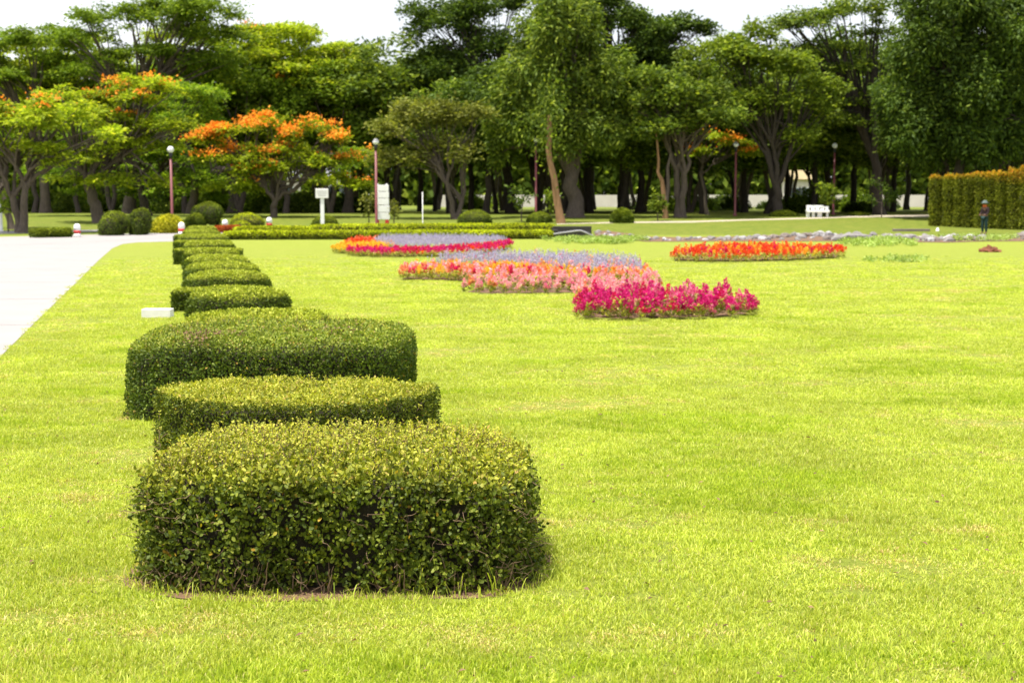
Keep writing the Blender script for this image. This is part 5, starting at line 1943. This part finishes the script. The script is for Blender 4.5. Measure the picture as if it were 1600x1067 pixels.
def far_house(px0, px1, d, h, label, gable=False, nwin=2):
    x0, x1 = (px0 - 800) / F_PX * d, (px1 - 800) / F_PX * d
    wdt = x1 - x0
    r = empty('house', ((x0 + x1) / 2, d, 0.75))
    MB().box((0, 2.5, h / 2), (wdt, 5, h)).build('wall', M['wall_pale'], r)
    bm = bmesh.new()
    rise = 1.1
    vs = [bm.verts.new(v) for v in ((-wdt / 2 - .4, -0.4, h + .003), (wdt / 2 + .4, -0.4, h + .003), (wdt / 2 + .4, 5.4, h + .003), (-wdt / 2 - .4, 5.4, h + .003), (-wdt / 2 - .4, 2.5, h + rise), (wdt / 2 + .4, 2.5, h + rise))]
    for f in ((0, 1, 5, 4), (2, 3, 4, 5), (0, 4, 3), (1, 2, 5), (0, 3, 2, 1)):
        bm.faces.new([vs[q] for q in f])
    me_ = bpy.data.meshes.new('roof')
    bm.to_mesh(me_)
    bm.free()
    ob('roof', me_, M['yellow_roof'] if gable else M['coping'], r)
    for q in range(nwin):
        xx_ = -wdt / 2 + wdt * (q + 0.5) / nwin
        wf = MB().box((xx_, -0.02, h * 0.55), (1.3, 0.08, 1.2)).build('window', M['white'], r)
        MB().box((xx_, -0.075, h * 0.55), (1.05, 0.02, 0.95)).build('pane', M['glass'], wf)
    tag(r, label, 'house')


far_house(1232, 1262, 165, 3.3, 'small pale house with a yellow roof seen past the fork trunk', True, 2)
far_house(440, 462, 170, 3.4, 'small pale house glimpsed between trunks left of the notice board', False, 2)
far_house(510, 540, 168, 3.6, 'pale house seen just right of the notice board post', False, 3)

# ------------------------------------------------------------------ the gardener
d = gp(1535, 366).y
x = (1536 - 800) / F_PX * d
z0 = gz(x, d)
person = empty('person', (x, d, z0), R(-60))
person.scale = (0.93, 0.93, 0.95)
tag(person, 'person in a brimmed hat, orange scarf and dark clothes before the tall hedge', 'person')


def skin_obj(name, verts, edges, radii, mat, root_i=0, sub=1):
    me_ = bpy.data.meshes.new(name)
    me_.from_pydata(verts, edges, [])
    o_ = bpy.data.objects.new(name, me_)
    COL.objects.link(o_)
    me_.materials.append(mat)
    mo = o_.modifiers.new('skin', 'SKIN')
    mo.use_smooth_shade = True
    me_.skin_vertices[0].data[0].use_root = False
    for i_, rr_ in enumerate(radii):
        me_.skin_vertices[0].data[i_].radius = rr_ if isinstance(rr_, tuple) else (rr_, rr_)
    me_.skin_vertices[0].data[root_i].use_root = True
    sb_ = o_.modifiers.new('sub', 'SUBSURF')
    sb_.levels = sb_.render_levels = sub
    o_.parent = person
    return o_


M['skin'] = solid_mat('skin', (0.17, 0.09, 0.055), (0.14, 0.075, 0.045), 10, 0.6)
M['shirt'] = solid_mat('maroon_shirt', (0.035, 0.014, 0.018), (0.02, 0.010, 0.012), 8, 0.9)
M['trousers'] = solid_mat('dark_teal_trousers', (0.010, 0.035, 0.035), (0.018, 0.05, 0.048), 8, 0.9)
M['scarf'] = solid_mat('orange_scarf', (0.55, 0.13, 0.03), (0.42, 0.09, 0.02), 8, 0.9)
M['hat'] = solid_mat('pale_teal_hat', (0.12, 0.16, 0.15), (0.06, 0.09, 0.085), 8, 0.8)
body_v = [(0, 0, 0.92), (0, 0, 1.15), (0, -0.01, 1.36), (0, -0.02, 1.45), (0, -0.03, 1.58),
          (0.10, 0, 0.88), (0.11, -0.02, 0.48), (0.11, 0.02, 0.08), (0.12, -0.14, 0.03),
          (-0.10, 0, 0.88), (-0.12, -0.05, 0.48), (-0.12, 0.0, 0.08), (-0.13, -0.16, 0.03),
          (0.19, 0, 1.36), (0.23, -0.02, 1.10), (0.16, -0.22, 1.00), (0.10, -0.29, 0.99),
          (-0.19, 0, 1.36), (-0.23, -0.02, 1.10), (-0.16, -0.22, 1.02), (-0.10, -0.29, 1.01)]
body_e = [(0, 1), (1, 2), (2, 3), (3, 4), (0, 5), (5, 6), (6, 7), (7, 8), (0, 9), (9, 10), (10, 11), (11, 12), (2, 13), (13, 14), (14, 15), (15, 16), (2, 17), (17, 18), (18, 19), (19, 20)]
body_r = [(0.14, 0.10), (0.14, 0.10), (0.13, 0.10), 0.055, (0.085, 0.10), 0.085, 0.06, 0.042, 0.04, 0.085, 0.06, 0.042, 0.04, 0.055, 0.042, 0.032, 0.03, 0.055, 0.042, 0.032, 0.03]
skin_obj('body', body_v, body_e, body_r, M['skin'])
skin_obj('shirt', [(0, 0, 0.90), (0, 0, 1.15), (0, -0.01, 1.37), (0.19, 0, 1.36), (0.23, -0.02, 1.10), (0.17, -0.19, 1.01), (-0.19, 0, 1.36), (-0.23, -0.02, 1.10), (-0.17, -0.19, 1.03)],
         [(0, 1), (1, 2), (2, 3), (3, 4), (4, 5), (2, 6), (6, 7), (7, 8)], [(0.165, 0.125), (0.16, 0.12), (0.145, 0.115), 0.07, 0.056, 0.045, 0.07, 0.056, 0.045], M['shirt'])
skin_obj('trousers', [(0, 0, 0.95), (0.10, 0, 0.86), (0.11, -0.02, 0.48), (0.11, 0.02, 0.10), (-0.10, 0, 0.86), (-0.12, -0.05, 0.48), (-0.12, 0.0, 0.10)],
         [(0, 1), (1, 2), (2, 3), (0, 4), (4, 5), (5, 6)], [(0.155, 0.12), 0.10, 0.078, 0.062, 0.10, 0.078, 0.062], M['trousers'])
MB().lathe([(0.07, 1.40), (0.115, 1.43), (0.12, 1.50), (0.095, 1.54)], (0, -0.03, 0), 14).build('scarf', M['scarf'], person)
MB().lathe([(0.21, 1.615), (0.215, 1.625), (0.125, 1.665), (0.115, 1.72), (0.08, 1.755), (0, 1.765)], (0, -0.03, 0), 18).build('hat', M['hat'], person)
# eyes, nose, hands
MB().box((0, -0.137, 1.565), (0.022, 0.03, 0.04), 0, 0.006).build('nose', M['skin'], person)
for sx_ in (-1, 1):
    MB().box((0.032 * sx_, -0.122, 1.59), (0.024, 0.012, 0.010), 0, 0.003).build('eye', M['black'], person)
    m = MB()
    for f_ in range(4):
        m.tube([(sx_ * (0.085 - 0.017 * f_), -0.30, 1.0), (sx_ * (0.075 - 0.017 * f_), -0.345, 0.99), (sx_ * (0.07 - 0.015 * f_), -0.36, 0.965)], [0.0085, 0.008, 0.006], 6)
    m.tube([(sx_ * 0.11, -0.28, 1.015), (sx_ * 0.085, -0.315, 1.035), (sx_ * 0.06, -0.335, 1.03)], [0.010, 0.009, 0.007], 6)
    m.build('fingers', M['skin'], person)

print('done')
